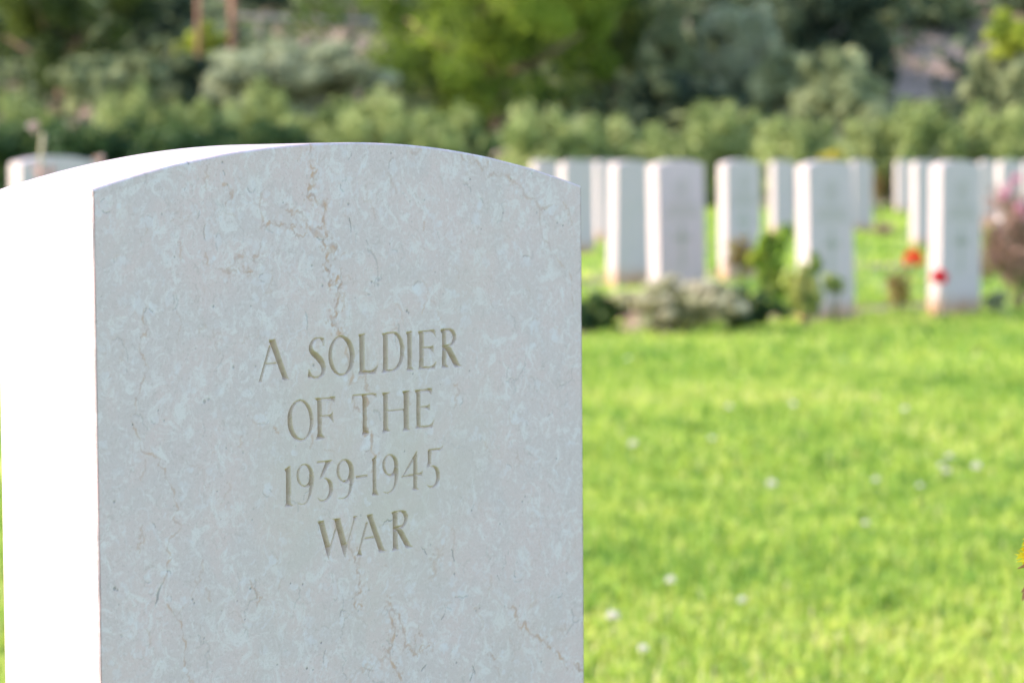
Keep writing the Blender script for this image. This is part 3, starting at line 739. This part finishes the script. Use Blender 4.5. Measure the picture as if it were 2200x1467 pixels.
for n, y0, y1, p0, p1, L, Wd in zones:
    nt = max(n // 12, 1); tx, ty = wedge(nt, y0, y1, p0, p1, r_g); ti = r_g.integers(0, nt, n)      # tufts of about a dozen blades
    sp_ = .011 * max(Wd / .0045, 1); x = tx[ti] + r_g.normal(0, sp_, n); y = ty[ti] + r_g.normal(0, sp_, n)
    tuft_t = r_g.normal(0, .11, nt); tuft_h = r_g.normal(1, .22, nt).clip(.5, 1.6)
    cl = fbm(x, y, 2.6, 4, 31)                                       # clumps of longer and darker turf
    keep = r_g.random(n) < np.clip(.80 + .35 * cl, .25, 1)
    # keep turf out of the soil beds
    def sd(ax, ay, bx, by): 
        dx, dy = bx - ax, by - ay; ll = math.hypot(dx, dy); return (-(x - ax) * dy + (y - ay) * dx) / ll
    s1, s2 = sd(-.9, 11.45, 4.6, 18.2), sd(-1.4, 16.3, 4.6, 23.6)
    keep &= ~((s1 > .02) & (s1 < .40) & (r_g.random(n) < .93)) & ~((s2 > .02) & (s2 < .38) & (r_g.random(n) < .9))
    x, y, cl, ti = x[keep], y[keep], cl[keep], ti[keep]; n = len(x)
    z = gz(x, y); h = L * r_g.uniform(.5, 1.25, n) * (1 + .2 * cl) * tuft_h[ti]
    th = r_g.uniform(0, 6.283, n); lean = r_g.uniform(.05, .75, n); w = Wd * r_g.uniform(.6, 1.3, n)
    dx, dy = np.cos(th), np.sin(th); sx, sy = -dy, dx
    if L < .047 and y1 < 12:                                                     # clover-like broad low leaves among the blades
        br = r_g.random(n) < .16; w = np.where(br, w * 2.2, w); h = np.where(br, h * .7, h); lean = np.where(br, 1.1, lean)
    bl = np.stack([x - sx * w / 2, y - sy * w / 2, z - .003], -1); brr = np.stack([x + sx * w / 2, y + sy * w / 2, z - .003], -1)
    mx, my, mz = x + dx * h * lean * .3, y + dy * h * lean * .3, z + h * .62
    ml = np.stack([mx - sx * w * .42, my - sy * w * .42, mz], -1); mr = np.stack([mx + sx * w * .42, my + sy * w * .42, mz], -1)
    tp = np.stack([x + dx * h * lean * .85, y + dy * h * lean * .85, z + h * (1.02 - .25 * lean)], -1)
    Vs.append(np.stack([bl, brr, mr, ml, tp], 1).reshape(-1, 3))
    tt = .55 - .10 * fbm(x, y, 1.1, 4, 57) - .16 * fbm(x, y, 4., 3, 59) - .12 * fbm(x, y, 14., 3, 58) + tuft_t[ti] + r_g.normal(0, .19, n) + .05 * np.clip((7.5 - y) / 3, 0, 1) - .07 * np.clip((y - 8) / 4, 0, 1) + .10 * np.clip((y - 9) / 10, 0, 1) * 0
    tt = np.where(r_g.random(n) < .035, r_g.uniform(.85, 1, n), tt)
    tint.append(np.repeat(np.clip(tt, 0, 1), 5))
    i = off + 5 * np.arange(n); Q.append(np.stack([i, i + 1, i + 2, i + 3], 1)); T.append(np.stack([i + 3, i + 2, i + 4], 1)); off += 5 * n
tag(obj('grass', mesh('grass', np.concatenate(Vs), [np.concatenate(Q), np.concatenate(T)], grass_mat(), {'tint': np.concatenate(tint)})),
    'short bright green mown grass of the lawn', 'grass', kind='stuff')

# ---------------------------------------------------------------- clover flowers in the lawn
M_CLOVER = plain_mat('clover_petal', (0.76, 0.68, 0.63), (0.85, 0.80, 0.74), 200, trans=.45)
def clover_meshes():
    r = np.random.default_rng(3); n = 90
    N = unit(n, r); N[:, 2] = np.abs(N[:, 2]) * .9 - .15; N /= np.linalg.norm(N, axis=1, keepdims=True)
    V, F, t = leaf_mesh(N * .0065 + [0, 0, .055], np.cross(N, unit(n, r)), .0085, .0032, np.ones(n), r)
    st = tube([(0, 0, -.01), (.002, .001, .025), (0, 0, .055)], [.0011, .001, .0009], 5)
    return mesh('flower_head', V, F, M_CLOVER), mesh('stem', *join([st]), M_STEM)
CLH, CLS = clover_meshes()
clov = [(1360,967,1.2,'white clover head near the big stone, left of all others in the upper lawn'),(1530,942,.9,'small faint clover head in the left middle of the lawn'),(1567,878,1.0,'pale clover head under the tan shrub, left one of the upper pair'),
        (1705,877,1.1,'pale clover head straight below the yellowing rose'),(1944,888,1.1,'white clover head in the upper right of the lawn'),(1658,1058,1.25,'bright white clover head in the middle of the lawn'),
        (1882,1031,.9,'small clover head left of the clover cluster'),(2040,985,1.0,'topmost clover head of the tight cluster on the right'),(2022,1000,.9,'left clover head of the tight cluster on the right'),(2035,1018,1.0,'lowest clover head of the tight cluster on the right'),
        (2098,1024,1.3,'large clover head just right of the cluster'),(1977,1040,.8,'dim clover head just left below the cluster'),(1441,1252,1.0,'pinkish clover head beside the lower edge of the big stone'),(1594,1281,.8,'small pale clover head in the lower middle lawn'),
        (1317,1347,1.2,'pink white clover head nearest the big stone edge'),(1381,1396,.9,'pink clover head at the very bottom of the lawn'),(1349,770,.9,'faint clover head in the top left of the lawn'),(1860,1119,.8,'faint clover head low in the middle right lawn')]
for px, py, s, lab in clov:
    # depth where that view ray meets the turf top
    ds = np.linspace(3.5, 14, 400); pts = np.array([at(px, py, q) for q in ds]); gap = pts[:, 2] - gz(pts[:, 0], pts[:, 1]) - .05
    d = ds[np.argmin(np.abs(gap))]; p = at(px, py, d)
    e = obj('clover_flower', None, None, (p[0], p[1], float(gz(p[0], p[1]))), px * .7); e.scale = (s * 1.02,) * 3; e.empty_display_size = .03
    tag(e, lab, 'flower', 'clover flowers in the lawn')
    obj('flower_head', CLH, e); obj('stem', CLS, e)

# ---------------------------------------------------------------- plants, shrubs and trees
GRN = {
 'oleander': foliage_mat('oleander_leaf', (.14, .18, .055), (.32, .37, .12), (.52, .53, .23)),
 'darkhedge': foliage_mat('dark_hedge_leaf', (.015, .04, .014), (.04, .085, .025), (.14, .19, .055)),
 'olive': foliage_mat('olive_leaf', (.13, .155, .07), (.34, .37, .18), (.56, .56, .31)),
 'silver': foliage_mat('silver_leaf', (.19, .21, .12), (.40, .42, .25), (.58, .58, .39)),
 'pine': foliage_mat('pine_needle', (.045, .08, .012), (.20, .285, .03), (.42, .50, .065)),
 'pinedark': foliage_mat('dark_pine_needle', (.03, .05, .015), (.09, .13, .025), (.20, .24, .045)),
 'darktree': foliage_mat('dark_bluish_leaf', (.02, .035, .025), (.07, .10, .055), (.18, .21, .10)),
 'bright': foliage_mat('bright_leaf', (.16, .22, .03), (.38, .44, .05), (.58, .60, .09)),
 'rose': foliage_mat('rose_leaf', (.09, .19, .025), (.28, .40, .04), (.54, .56, .10)),
 'palerose': foliage_mat('pale_rose_leaf', (.19, .26, .05), (.44, .48, .11), (.64, .60, .22)),
 'tan': foliage_mat('dry_bloom', (.17, .17, .07), (.43, .39, .21), (.70, .60, .44)),
 'purple': foliage_mat('purple_brown_leaf', (.09, .05, .04), (.31, .175, .135), (.58, .38, .30)),
 'redleaf': foliage_mat('reddish_leaf', (.12, .07, .03), (.30, .17, .07), (.30, .30, .06)),
 'yellow': foliage_mat('yellow_leaf', (.40, .33, .04), (.62, .50, .07), (.72, .60, .12)),
 'red': foliage_mat('red_petal', (.45, .008, .006), (.62, .018, .010), (.75, .03, .015), .3),
 'orangered': foliage_mat('orange_red_petal', (.60, .012, .006), (.74, .022, .010), (.84, .04, .014), .3),
 'crimson': foliage_mat('crimson_petal', (.60, .006, .025), (.74, .012, .04), (.85, .02, .05), .5),
 'pink': foliage_mat('pink_petal', (.50, .15, .25), (.64, .26, .36), (.74, .44, .46), .3),
 'palepink': foliage_mat('pale_pink_petal', (.60, .40, .36), (.70, .50, .46), (.78, .60, .54), .3),
}
def crown(half, nclump, nleaf, leaf, aspect=.5, seed=0, fill=.65, up=.25, irr=.35, cs=1.0, cv=.16):
    """leaf clumps spread through an uneven ellipsoid: (V, F, tint)"""
    r = np.random.default_rng(seed); half = np.asarray(half, float)
    c = unit(nclump, r) * (r.uniform(0.12, 1, (nclump, 1)) ** .45) * fill
    c[:, 2] = c[:, 2] * .95
    lob = 1 + irr * np.sin(3 * np.arctan2(c[:, 1], c[:, 0]) + r.uniform(0, 6)) * r.uniform(.3, 1) + r.normal(0, irr * .35, nclump)
    c *= lob[:, None]
    cr = cs * r.uniform(.22, .42, nclump) * (1.0 - .25 * np.linalg.norm(c, axis=1).clip(0, 1))
    ct = r.normal(.5, cv, nclump)
    k = r.integers(0, nclump, nleaf)
    dirs = unit(nleaf, r)
    rad = r.uniform(.15, 1, (nleaf, 1)) ** .5
    P = (c[k] + dirs * rad * cr[k][:, None]) * half
    N = dirs * .8 + unit(nleaf, r) * .6 + [0, 0, up]; N /= np.linalg.norm(N, axis=1, keepdims=True)
    tt = np.clip(ct[k] + r.normal(0, .15, nleaf), 0, 1)
    L = leaf * r.uniform(.6, 1.35, nleaf)
    return leaf_mesh(P, N, L, L * aspect, tt, r)

def shrub_thing(name, px, top, halfw, d, mat, lab, group, seed, base=None, leaf=.10, nl=2600, thick=None, aspect=.45, cat='shrub', irr=.35):
    """shrub rooted in the ground; top and half-width as seen in the photograph"""
    g = on_ground(px, d); g[2] = float(hz(g[0], g[1])); z1 = at(px, top, d)[2]; h = max(z1 - g[2], .3); hw = halfw / FPX * d
    o = obj(name, None, None, g); o.empty_display_size = .3
    V, F, t = crown((hw * 1.45, (thick or hw) * 1.2, h * .64), 60, int(nl * 1.5), leaf, aspect, seed, irr=irr, cs=.88, cv=.17, fill=.74)
    V = V + [0, 0, h * .5]; V[:, 2] = np.maximum(V[:, 2], .01)
    obj('foliage', mesh('foliage', V, F, GRN[mat], {'tint': t}), o)
    r = np.random.default_rng(seed); st = []
    for _ in range(4):
        a = r.uniform(0, 6.28); e = np.array([math.cos(a) * hw * .4, math.sin(a) * hw * .4, h * .6])
        st.append(tube([(0, 0, -.08), e * .4 + [0, 0, h * .05], e], [.03 * h, .02 * h, .006 * h], 5))
    obj('stem', mesh('stem', *join(st), M_OLIVEBARK), o)
    tag(o, lab, cat, group); return o

def tree_thing(name, px, py, hwp, hhp, d, mat, lab, group, seed, leaf=.16, nl=7000, aspect=.5, bark=None, nclump=46, cat='tree', irr=.3, cs=.85):
    """tree with tapered trunk and limbs; crown centre and half sizes as seen in the photograph"""
    c = at(px, py, d); hw, hh = hwp / FPX * d, hhp / FPX * d
    g = np.array([c[0], c[1], float(hz(c[0], c[1]))])
    o = obj(name, None, None, g); o.empty_display_size = .5
    ch = c[2] - g[2]
    V, F, t = crown((hw * 1.38, hw * 1.15, hh * 1.35), nclump, int(nl * 1.6), leaf * 1.15, aspect, seed, irr=irr, fill=.74, cs=cs, cv=.22)
    V = V + [0, 0, ch]; V = V[:, :]; V[:, 2] = np.maximum(V[:, 2], .05)
    obj('crown', mesh('crown', V, F, GRN[mat], {'tint': t}), o)
    r = np.random.default_rng(seed + 1); tr = max(.06, hw * .06); st = []
    top = max(ch, .5)
    st.append(tube([(0, 0, -.2), (.05 * hw, 0, top * .35), (-.04 * hw, .03 * hw, top * .7), (0, 0, top)], [tr * 1.3, tr, tr * .75, tr * .4], 9))
    for q in range(6):
        a = q * 1.05 + r.uniform(-.3, .3); z0 = top * r.uniform(.4, .75)
        e = np.array([math.cos(a) * hw * .6, math.sin(a) * hw * .6, min(z0 + hh * r.uniform(.2, .6), top + hh * .5)])
        st.append(tube([(0, 0, z0), (e[0] * .5, e[1] * .5, z0 + (e[2] - z0) * .4), e], [tr * .55, tr * .35, tr * .12], 6))
    obj('trunk', mesh('trunk', *join(st), bark or M_OLIVEBARK, smooth=True), o)
    tag(o, lab, cat, group); return o

SH = 'shrubs behind the headstones'
for i, (px, top, hw, d, mt, lab) in enumerate([
 (715,238,95,47,'oleander','mid green shrub straight above the arch, left of the pine trunk'),
 (820,228,95,48,'oleander','green shrub under the left edge of the big pine'),
 (915,225,90,47,'oleander','green shrub below the bright lower boughs of the pine'),
 (1000,232,75,49,'oleander','darker green shrub directly under the pine trunk'),
 (1150,232,92,46,'oleander','yellowish lit shrub just above the right part of the arch'),
 (1255,268,75,47,'oleander','low shrub over the gap right of the big stone top'),
 (1345,258,85,48,'oleander','round lit shrub behind the stones nearest the big headstone'),
 (1425,275,65,47,'oleander','low shrub before the dark hollow under the pine'),
 (1520,232,95,47,'oleander','broad bright green shrub right of the dark hollow'),
 (1605,222,90,49,'oleander','tall green shrub left of the olive tree behind the stones'),
 (1690,262,75,46,'oleander','olive green shrub below the olive tree, above the far narrow stone'),
 (1765,275,70,46,'oleander','low shrub behind the yellow leaved plant'),
 (1850,262,75,47,'oleander','dull green shrub behind the gap between stone groups'),
 (1935,218,55,47,'oleander','upright green shrub over the far bright stones'),
 (2010,242,75,46,'oleander','green shrub behind the red flowers stone'),
 (2095,235,80,47,'oleander','green shrub behind the purple bush, left one'),
 (2185,240,80,46,'oleander','green shrub at the right picture edge behind the stones'),
 (265,195,75,50,'oleander','bright green bush at left standing above the dark hedge'),
 (60,208,70,51,'oleander','dull bush under the left pine'),
 (345,222,60,50,'oleander','yellow tipped bush over the dark hedge'),
 (440,222,75,50,'oleander','tan topped bush over the dark hedge, left of the silver olive'),
 (560,180,75,51,'oleander','light green bush at the foot of the silver olive'),
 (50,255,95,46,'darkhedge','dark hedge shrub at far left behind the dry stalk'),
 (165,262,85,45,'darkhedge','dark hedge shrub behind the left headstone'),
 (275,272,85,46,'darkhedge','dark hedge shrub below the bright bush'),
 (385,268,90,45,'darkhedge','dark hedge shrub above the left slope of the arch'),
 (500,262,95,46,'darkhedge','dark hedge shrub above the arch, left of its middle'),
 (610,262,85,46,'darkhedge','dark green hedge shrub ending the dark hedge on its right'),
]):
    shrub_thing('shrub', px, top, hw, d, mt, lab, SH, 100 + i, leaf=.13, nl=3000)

TG = 'trees on the slope'
TREES = [  # name px py hw hh d mat label leaf n
 ('pine_tree',1062,-25,318,280,58,'pine','large bright yellow green pine rising in the middle',.15,19000),
 ('pine_tree',1300,30,120,190,62,'pinedark','shaded right side of the big pine, built as a dark crown',.15,6000),  # big pine's shaded side put into leaf colour as a separate dark tree
 ('pine_tree',120,-20,195,205,58,'pinedark','dark olive pine filling the upper left corner',.15,11000),
 ('olive_tree',640,172,160,82,56,'silver','big grey silver olive tree left of the middle pine',.14,9000),
 ('olive_tree',200,175,70,60,54,'olive','small lit olive tree under the left pine',.13,3000),
 ('olive_tree',290,170,65,50,55,'olive','small lit olive tree right of the left pine',.13,3000),
 ('olive_tree',430,195,95,70,57,'darktree','dark round tree in the hollow left of the silver olive',.14,5000),
 ('olive_tree',440,105,65,45,61,'bright','light green tree below the rusty posts',.14,3000),
 ('olive_tree',340,60,80,110,63,'darktree','dark tree between the left pine and the rusty posts',.15,4500),
 ('olive_tree',560,-12,65,30,66,'darktree','dark tree top beside the rusty posts',.15,3500),
 ('olive_tree',1440,110,75,95,60,'olive','green lit tree right beside the middle pine',.14,4500),
 ('olive_tree',1430,215,95,70,56,'darktree','very dark tree in the hollow right of the pine trunk',.14,5000),
 ('olive_tree',1590,120,95,130,60,'silver','tall silvery olive tree right of the green lit one',.14,6500),
 ('olive_tree',1680,175,65,70,58,'olive','tan green small olive tree before the dark tree',.14,3000),
 ('olive_tree',1810,205,100,95,54,'olive','lit grey green olive tree right of the middle, over the stones',.13,7000),
 ('olive_tree',1750,20,150,170,64,'darktree','tall dark bluish tree in the upper right',.16,9000),
 ('olive_tree',1878,130,45,80,63,'darktree','dark tree under the bare soil patch',.15,4000),
 ('olive_tree',1895,5,58,55,66,'olive','olive tree top right of the tall dark tree',.15,3500),
 ('olive_tree',2060,-45,55,40,72,'darktree','small dark tree on the bare slope at the top',.16,3000),
 ('olive_tree',2150,165,70,75,58,'olive','grey green olive at right below the bare slope',.14,5000),
 ('olive_tree',2190,75,70,50,57,'bright','vivid yellow green tree at the right picture edge',.14,3500),
 ('olive_tree',2215,190,70,70,55,'olive','dull olive tree cut by the right picture edge',.14,3500),
 ('olive_tree',1480,-10,60,50,68,'olive','pale olive top beside the pink soil right of the pine',.15,2500),
]
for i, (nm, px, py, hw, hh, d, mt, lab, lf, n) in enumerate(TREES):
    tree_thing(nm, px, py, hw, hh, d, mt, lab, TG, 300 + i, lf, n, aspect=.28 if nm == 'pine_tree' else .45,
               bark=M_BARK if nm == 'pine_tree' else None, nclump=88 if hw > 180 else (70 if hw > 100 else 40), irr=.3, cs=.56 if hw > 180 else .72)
# scrub covering the slope between the trees, leaving patches of bare soil
def undergrowth():
    r = np.random.default_rng(40); Vs = []; Fs = []; Ts = []; off = 0
    bare = [(2010, 105, 90, 75), (690, 55, 140, 60), (1475, 25, 50, 40), (2130, 30, 70, 45), (85, 215, 45, 30), (1965, 190, 55, 30)]
    for k in range(1700):
        d = r.uniform(54, 108); px = r.uniform(-1500, 3700); g = on_ground(px, d); g[2] = float(hz(g[0], g[1]))
        hgt = r.uniform(.5, 1.5) * (1 + (d - 54) / 60); wd_ = hgt * r.uniform(.8, 1.6)
        q = M @ (g + [0, 0, hgt * .6] - CAM); sx_, sy_ = 1100 + FPX * q[0] / q[2], 733.5 + FPX * q[1] / q[2]
        if any(((sx_ - a) / w) ** 2 + ((sy_ - b) / h) ** 2 < 1.45 for a, b, w, h in bare): continue
        n = 110; dirs = unit(n, r); dirs[:, 2] = np.abs(dirs[:, 2])
        P = g + dirs * r.uniform(.35, 1, (n, 1)) * [wd_, wd_, hgt] * (1 + .3 * r.normal(size=(n, 1)) * .5)
        N = dirs + unit(n, r) * .7; N /= np.linalg.norm(N, axis=1, keepdims=True)
        V, F, t = leaf_mesh(P, N, .42 * r.uniform(.6, 1.3, n), .24, np.clip(r.normal(r.uniform(.12, .75), .12, n), 0, 1), r)
        Vs.append(V); Fs.append(F + off); Ts.append(t); off += len(V)
    tag(obj('undergrowth', mesh('undergrowth', np.concatenate(Vs), np.concatenate(Fs), foliage_mat('scrub_leaf', (.03, .045, .022), (.13, .16, .065), (.34, .37, .16)), {'tint': np.concatenate(Ts)})),
        'dark green scrub covering the slope between the trees', 'undergrowth', kind='stuff')
undergrowth()
# rusty posts with rails on the slope
for px, top, bot, w, d, lab in ((427, -60, 95, .11, 60, 'thin rusty post, left of the two on the slope'), (500, -60, 95, .17, 60, 'thicker rusty post, right of the two on the slope')):
    a, b = at(px, bot, d), at(px, top, d); g = float(hz(a[0], a[1])) - .3
    V, F = join([tube([(a[0], a[1], g), (a[0], a[1], b[2] * .5 + g * .5), (b[0], b[1], b[2])], [w * .5, w * .5, w * .48], 8)])
    V = V - np.array([a[0], a[1], g]); o = obj('post', mesh('post', V, F, M_RUST, smooth=True), None, (a[0], a[1], g)); tag(o, lab, 'post', 'rusty posts on the slope')
a, b = at(505, 36, 60.2), at(800, 46, 63)
V, F = join([tube([np.zeros(3), (b - a) / 2 + [0, 0, -.02], b - a], [.045] * 3, 8)])
tag(obj('rail', mesh('rail', V, F, M_RAIL, smooth=True), None, a), 'pale horizontal rail running from the thicker rusty post', 'rail')

# ---- plants between the stones
def flower_mesh(size, seed, n=26):
    """cupped petals opening upward"""
    r = np.random.default_rng(seed); a = r.uniform(0, 6.28, n); el = r.uniform(-.2, 1.2, n)
    N = np.stack([np.cos(a) * np.cos(el), np.sin(a) * np.cos(el), np.sin(el)], -1)
    V, F, t = leaf_mesh(N * size * .34, N, size * .6, size * .5, r.uniform(0, 1, n), r)
    return V, F, t
def bush(name, px, pytop, pybot, hwp, d, mat, lab, cat, seed, leaf=.04, nl=900, aspect=.55, flowers=(), fmat='red', fsize=.06, irr=.3, nclump=18, stems=5, cs=1.0, tilt=0.0, group=None, thick=None):
    c0 = on_ground(px, d); z1 = at(px, pytop, d)[2]; zb = max(at(px, pybot, d)[2], c0[2]); hw = hwp / FPX * d
    o = obj(name, None, None, c0); o.empty_display_size = .1
    h = (z1 - zb) / 2; mid = (z1 + zb) / 2 - c0[2]
    V, F, t = crown((hw * 1.1, (thick or hw * .8) * 1.0, h * 1.1), nclump, nl, leaf, aspect, seed, irr=irr, cs=cs, cv=.24)
    V = V + [0, 0, mid]; V[:, 0] += tilt * (V[:, 2] - mid); V[:, 2] = np.maximum(V[:, 2], .004)
    obj('foliage', mesh('foliage', V, F, GRN[mat], {'tint': t}), o)
    r = np.random.default_rng(seed + 9); st = []
    for _ in range(stems):
        a = r.uniform(0, 6.28); e = np.array([math.cos(a) * hw * .6 + tilt * h * .6, math.sin(a) * hw * .5, mid + h * r.uniform(.2, .8)])
        st.append(tube([(r.normal(0, .01), r.normal(0, .01), -.03), e * [.4, .4, .5], e], [.006, .005, .003], 5))
    obj('stem', mesh('stem', *join(st), M_STEM), o)
    for k, (fx, fy, fd) in enumerate(flowers):
        p = at(fx, fy, d + fd) - c0; V, F, t = flower_mesh(fsize, seed + k)
        fl = obj('flower', mesh('flower', V + p, F, GRN[fmat], {'tint': t}), o)
        sv_, sf_ = join([tube([(p[0] * .4, p[1] * .4, 0), (p[0] * .8, p[1] * .8, p[2] * .6), p], [.004, .0035, .003], 5)])
        obj('flower_stem', mesh('flower_stem', sv_, sf_, M_STEM), fl)
    tag(o, lab, cat, group); return o

bush('shrub', 1462, 575, 732, 165, 13.1, 'tan', 'low dry shrub with tan pink heads before the badge headstone', 'shrub', 501, .03, 5200, .75, nclump=70, irr=.4, cs=.7, stems=8)
bush('shrub', 1592, 592, 730, 120, 13.3, 'darkhedge', 'shaded right side of the tan shrub, built as dark green foliage', 'shrub', 502, .03, 3000, .6, nclump=40, cs=.6, stems=8)  # shade on the tan mound's right side, put in as dark leaves
bush('shrub', 1366, 640, 722, 40, 13.6, 'palepink', 'pinkish trailing tip of dry heads at the bed edge', 'plant', 503, .022, 700, .7, stems=4)
bush('plant', 1283, 625, 735, 66, 13.1, 'darkhedge', 'dark leafy plant close to the right edge of the big stone', 'plant', 504, .035, 1900, .6)
bush('rose_bush', 1655, 470, 620, 42, 17.0, 'rose', 'tall green rose bush left of the stone with yellowing leaves', 'rose bush', 505, .045, 1500, .6, tilt=.15, irr=.45)
bush('rose_bush', 1668, 550, 670, 46, 15.2, 'rose', 'bright low rose shoots in front of the tall green rose', 'rose bush', 515, .045, 800, .6, irr=.45)
bush('rose_bush', 1732, 550, 705, 50, 13.45, 'palerose', 'pale yellowing rose bush at the foot of the nearest row stone', 'rose bush', 506, .045, 1000, .65, irr=.5, tilt=-.1)
bush('rose_bush', 1790, 590, 632, 34, 13.5, 'palerose', 'side spray of pale rose leaves across the grey stone face', 'rose bush', 507, .04, 140, .65, irr=.4, stems=3)
bush('plant', 1590, 505, 600, 50, 18.9, 'redleaf', 'reddish small plant at the foot of the stone left of the rose', 'plant', 508, .035, 700, .6)
bush('plant', 1895, 480, 512, 34, 30.5, 'purple', 'dark brown low plant on the far grass strip', 'plant', 509, .05, 400, .6)
bush('plant', 1889, 345, 440, 22, 33.0, 'redleaf', 'tall orange brown plant between the two groups of stones', 'plant', 510, .06, 700, .55)
bush('rose_bush', 1935, 560, 680, 46, 14.8, 'redleaf', 'thin rose bush with one orange red bloom left of its headstone', 'rose bush', 511, .032, 260, .55, flowers=((1962, 558, -.05),), fmat='orangered', fsize=.125, irr=.5)
bush('rose_bush', 2010, 630, 685, 18, 14.0, 'redleaf', 'small rose with a crimson bloom against the headstone corner', 'rose bush', 512, .02, 14, .55, flowers=((2018, 598, 0),), fmat='crimson', fsize=.11, irr=.4, stems=2)
bush('shrub', 2190, 365, 660, 112, 15.2, 'purple', 'large purple brown bush with pink blooms at the right edge', 'shrub', 513, .035, 3800, .4, flowers=((2168, 405, -.1), (2160, 420, -.15), (2192, 445, -.15), (2200, 465, -.1), (2185, 385, 0)), fmat='pink', fsize=.075, nclump=44, stems=9, irr=.2, cs=.95)
bush('plant', 2142, 618, 672, 38, 14.6, 'silver', 'low silvery plant under the purple bush', 'plant', 514, .03, 500, .5)
bush('plant', 1783, 318, 352, 36, 17.2, 'yellow', 'yellow leaved shoot standing above the top of the nearest row stone', 'plant', 516, .055, 90, .5, irr=.5, nclump=9, stems=3)
bush('plant', 1072, 320, 346, 20, 12.2, 'palepink', 'thin stalks with pale pink heads over the right slope of the arch', 'plant', 517, .022, 40, .7, irr=.6, nclump=6, stems=4)
bush('plant', 218, 332, 352, 16, 9.8, 'palepink', 'single pale pink head peeking above the left slope of the arch', 'plant', 518, .022, 60, .7, nclump=6, stems=2)
# dry stalk before the left headstone
c0 = on_ground(92, 9.4); o = obj('dry_stalk', None, None, c0); o.empty_display_size = .1
tp_, tm_ = at(93, 286, 9.4) - c0, at(88, 345, 9.4) - c0
V, F = join([tube([(0, 0, -.03), tm_ * [.8, .8, .6], tm_, tp_], [.006, .006, .007, .008], 6)])
obj('stem', mesh('stem', V, F, M_DRYSTEM, smooth=True), o)
for (x, y, w, h, n, s) in ((70, 270, 16, 14, 40, 1), (82, 372, 26, 26, 110, 2), (112, 368, 14, 20, 50, 3)):
    p = at(x, y, 9.4) - c0; V, F, t = crown((w / FPX * 9.4, w / FPX * 9.4, h / FPX * 9.4), 6, n, .02, .7, 600 + s)
    obj('seed_head', mesh('seed_head', V + p, F, GRN['palepink'], {'tint': t}), o)
tag(o, 'tall tan dry stalk with faded pinkish heads before the left headstone', 'plant')

# sharp yellow flower sprig at the right border, in the plane of the big stone
c = at(2246, 1190, 1.62); g = np.array([c[0], c[1], float(gz(c[0], c[1]))]); o = obj('yellow_flower_plant', None, None, g); o.empty_display_size = .05
h = c[2] - g[2]
M_YPET = foliage_mat('bright_yellow_petal', (.62, .42, .01), (.85, .66, .02), (.95, .80, .05), .4)
M_DRYLEAF = plain_mat('brown_curled_leaf', (.25, .11, .04), (.42, .22, .09), 60)
V, F = join([tube([(.02, 0, -.03), (.012, .004, h * .5), (.004, 0, h - .01), (.0, 0, h + .05)], [.003, .0026, .002, .0012], 6)])
obj('stem', mesh('stem', V, F, M_STEM, smooth=True), o)
r_y = np.random.default_rng(8)
for x, y, s in ((2224, 1192, .013), (2219, 1168, .008), (2226, 1150, .008), (2234, 1208, .012), (2240, 1165, .013)):
    p = at(x, y, 1.62 + r_y.uniform(-.01, .01)) - g; n = 34; N = unit(n, r_y)
    V, F, t = leaf_mesh(N * s * .55 + p, np.cross(N, unit(n, r_y)), s * .75, s * .38, r_y.uniform(.3, 1, n), r_y)
    obj('flower_head', mesh('flower_head', V, F, M_YPET, {'tint': t}), o)
lv = []
for q in ([(2230, 1205), (2205, 1213), (2186, 1221)], [(2225, 1240), (2204, 1262), (2194, 1272)], [(2226, 1262), (2200, 1275), (2196, 1290)], [(2245, 1150), (2222, 1140), (2212, 1132)]):
    P = np.array([at(x, y, 1.62) - g for x, y in q]); lv.append(tube(P, [.0010, .0013, .0003], 5))
V, F = join(lv); obj('leaf', mesh('leaf', V, F, M_DRYLEAF), o)
tag(o, 'sharp yellow flower sprig with curled brown leaves cut by the right border', 'flower')
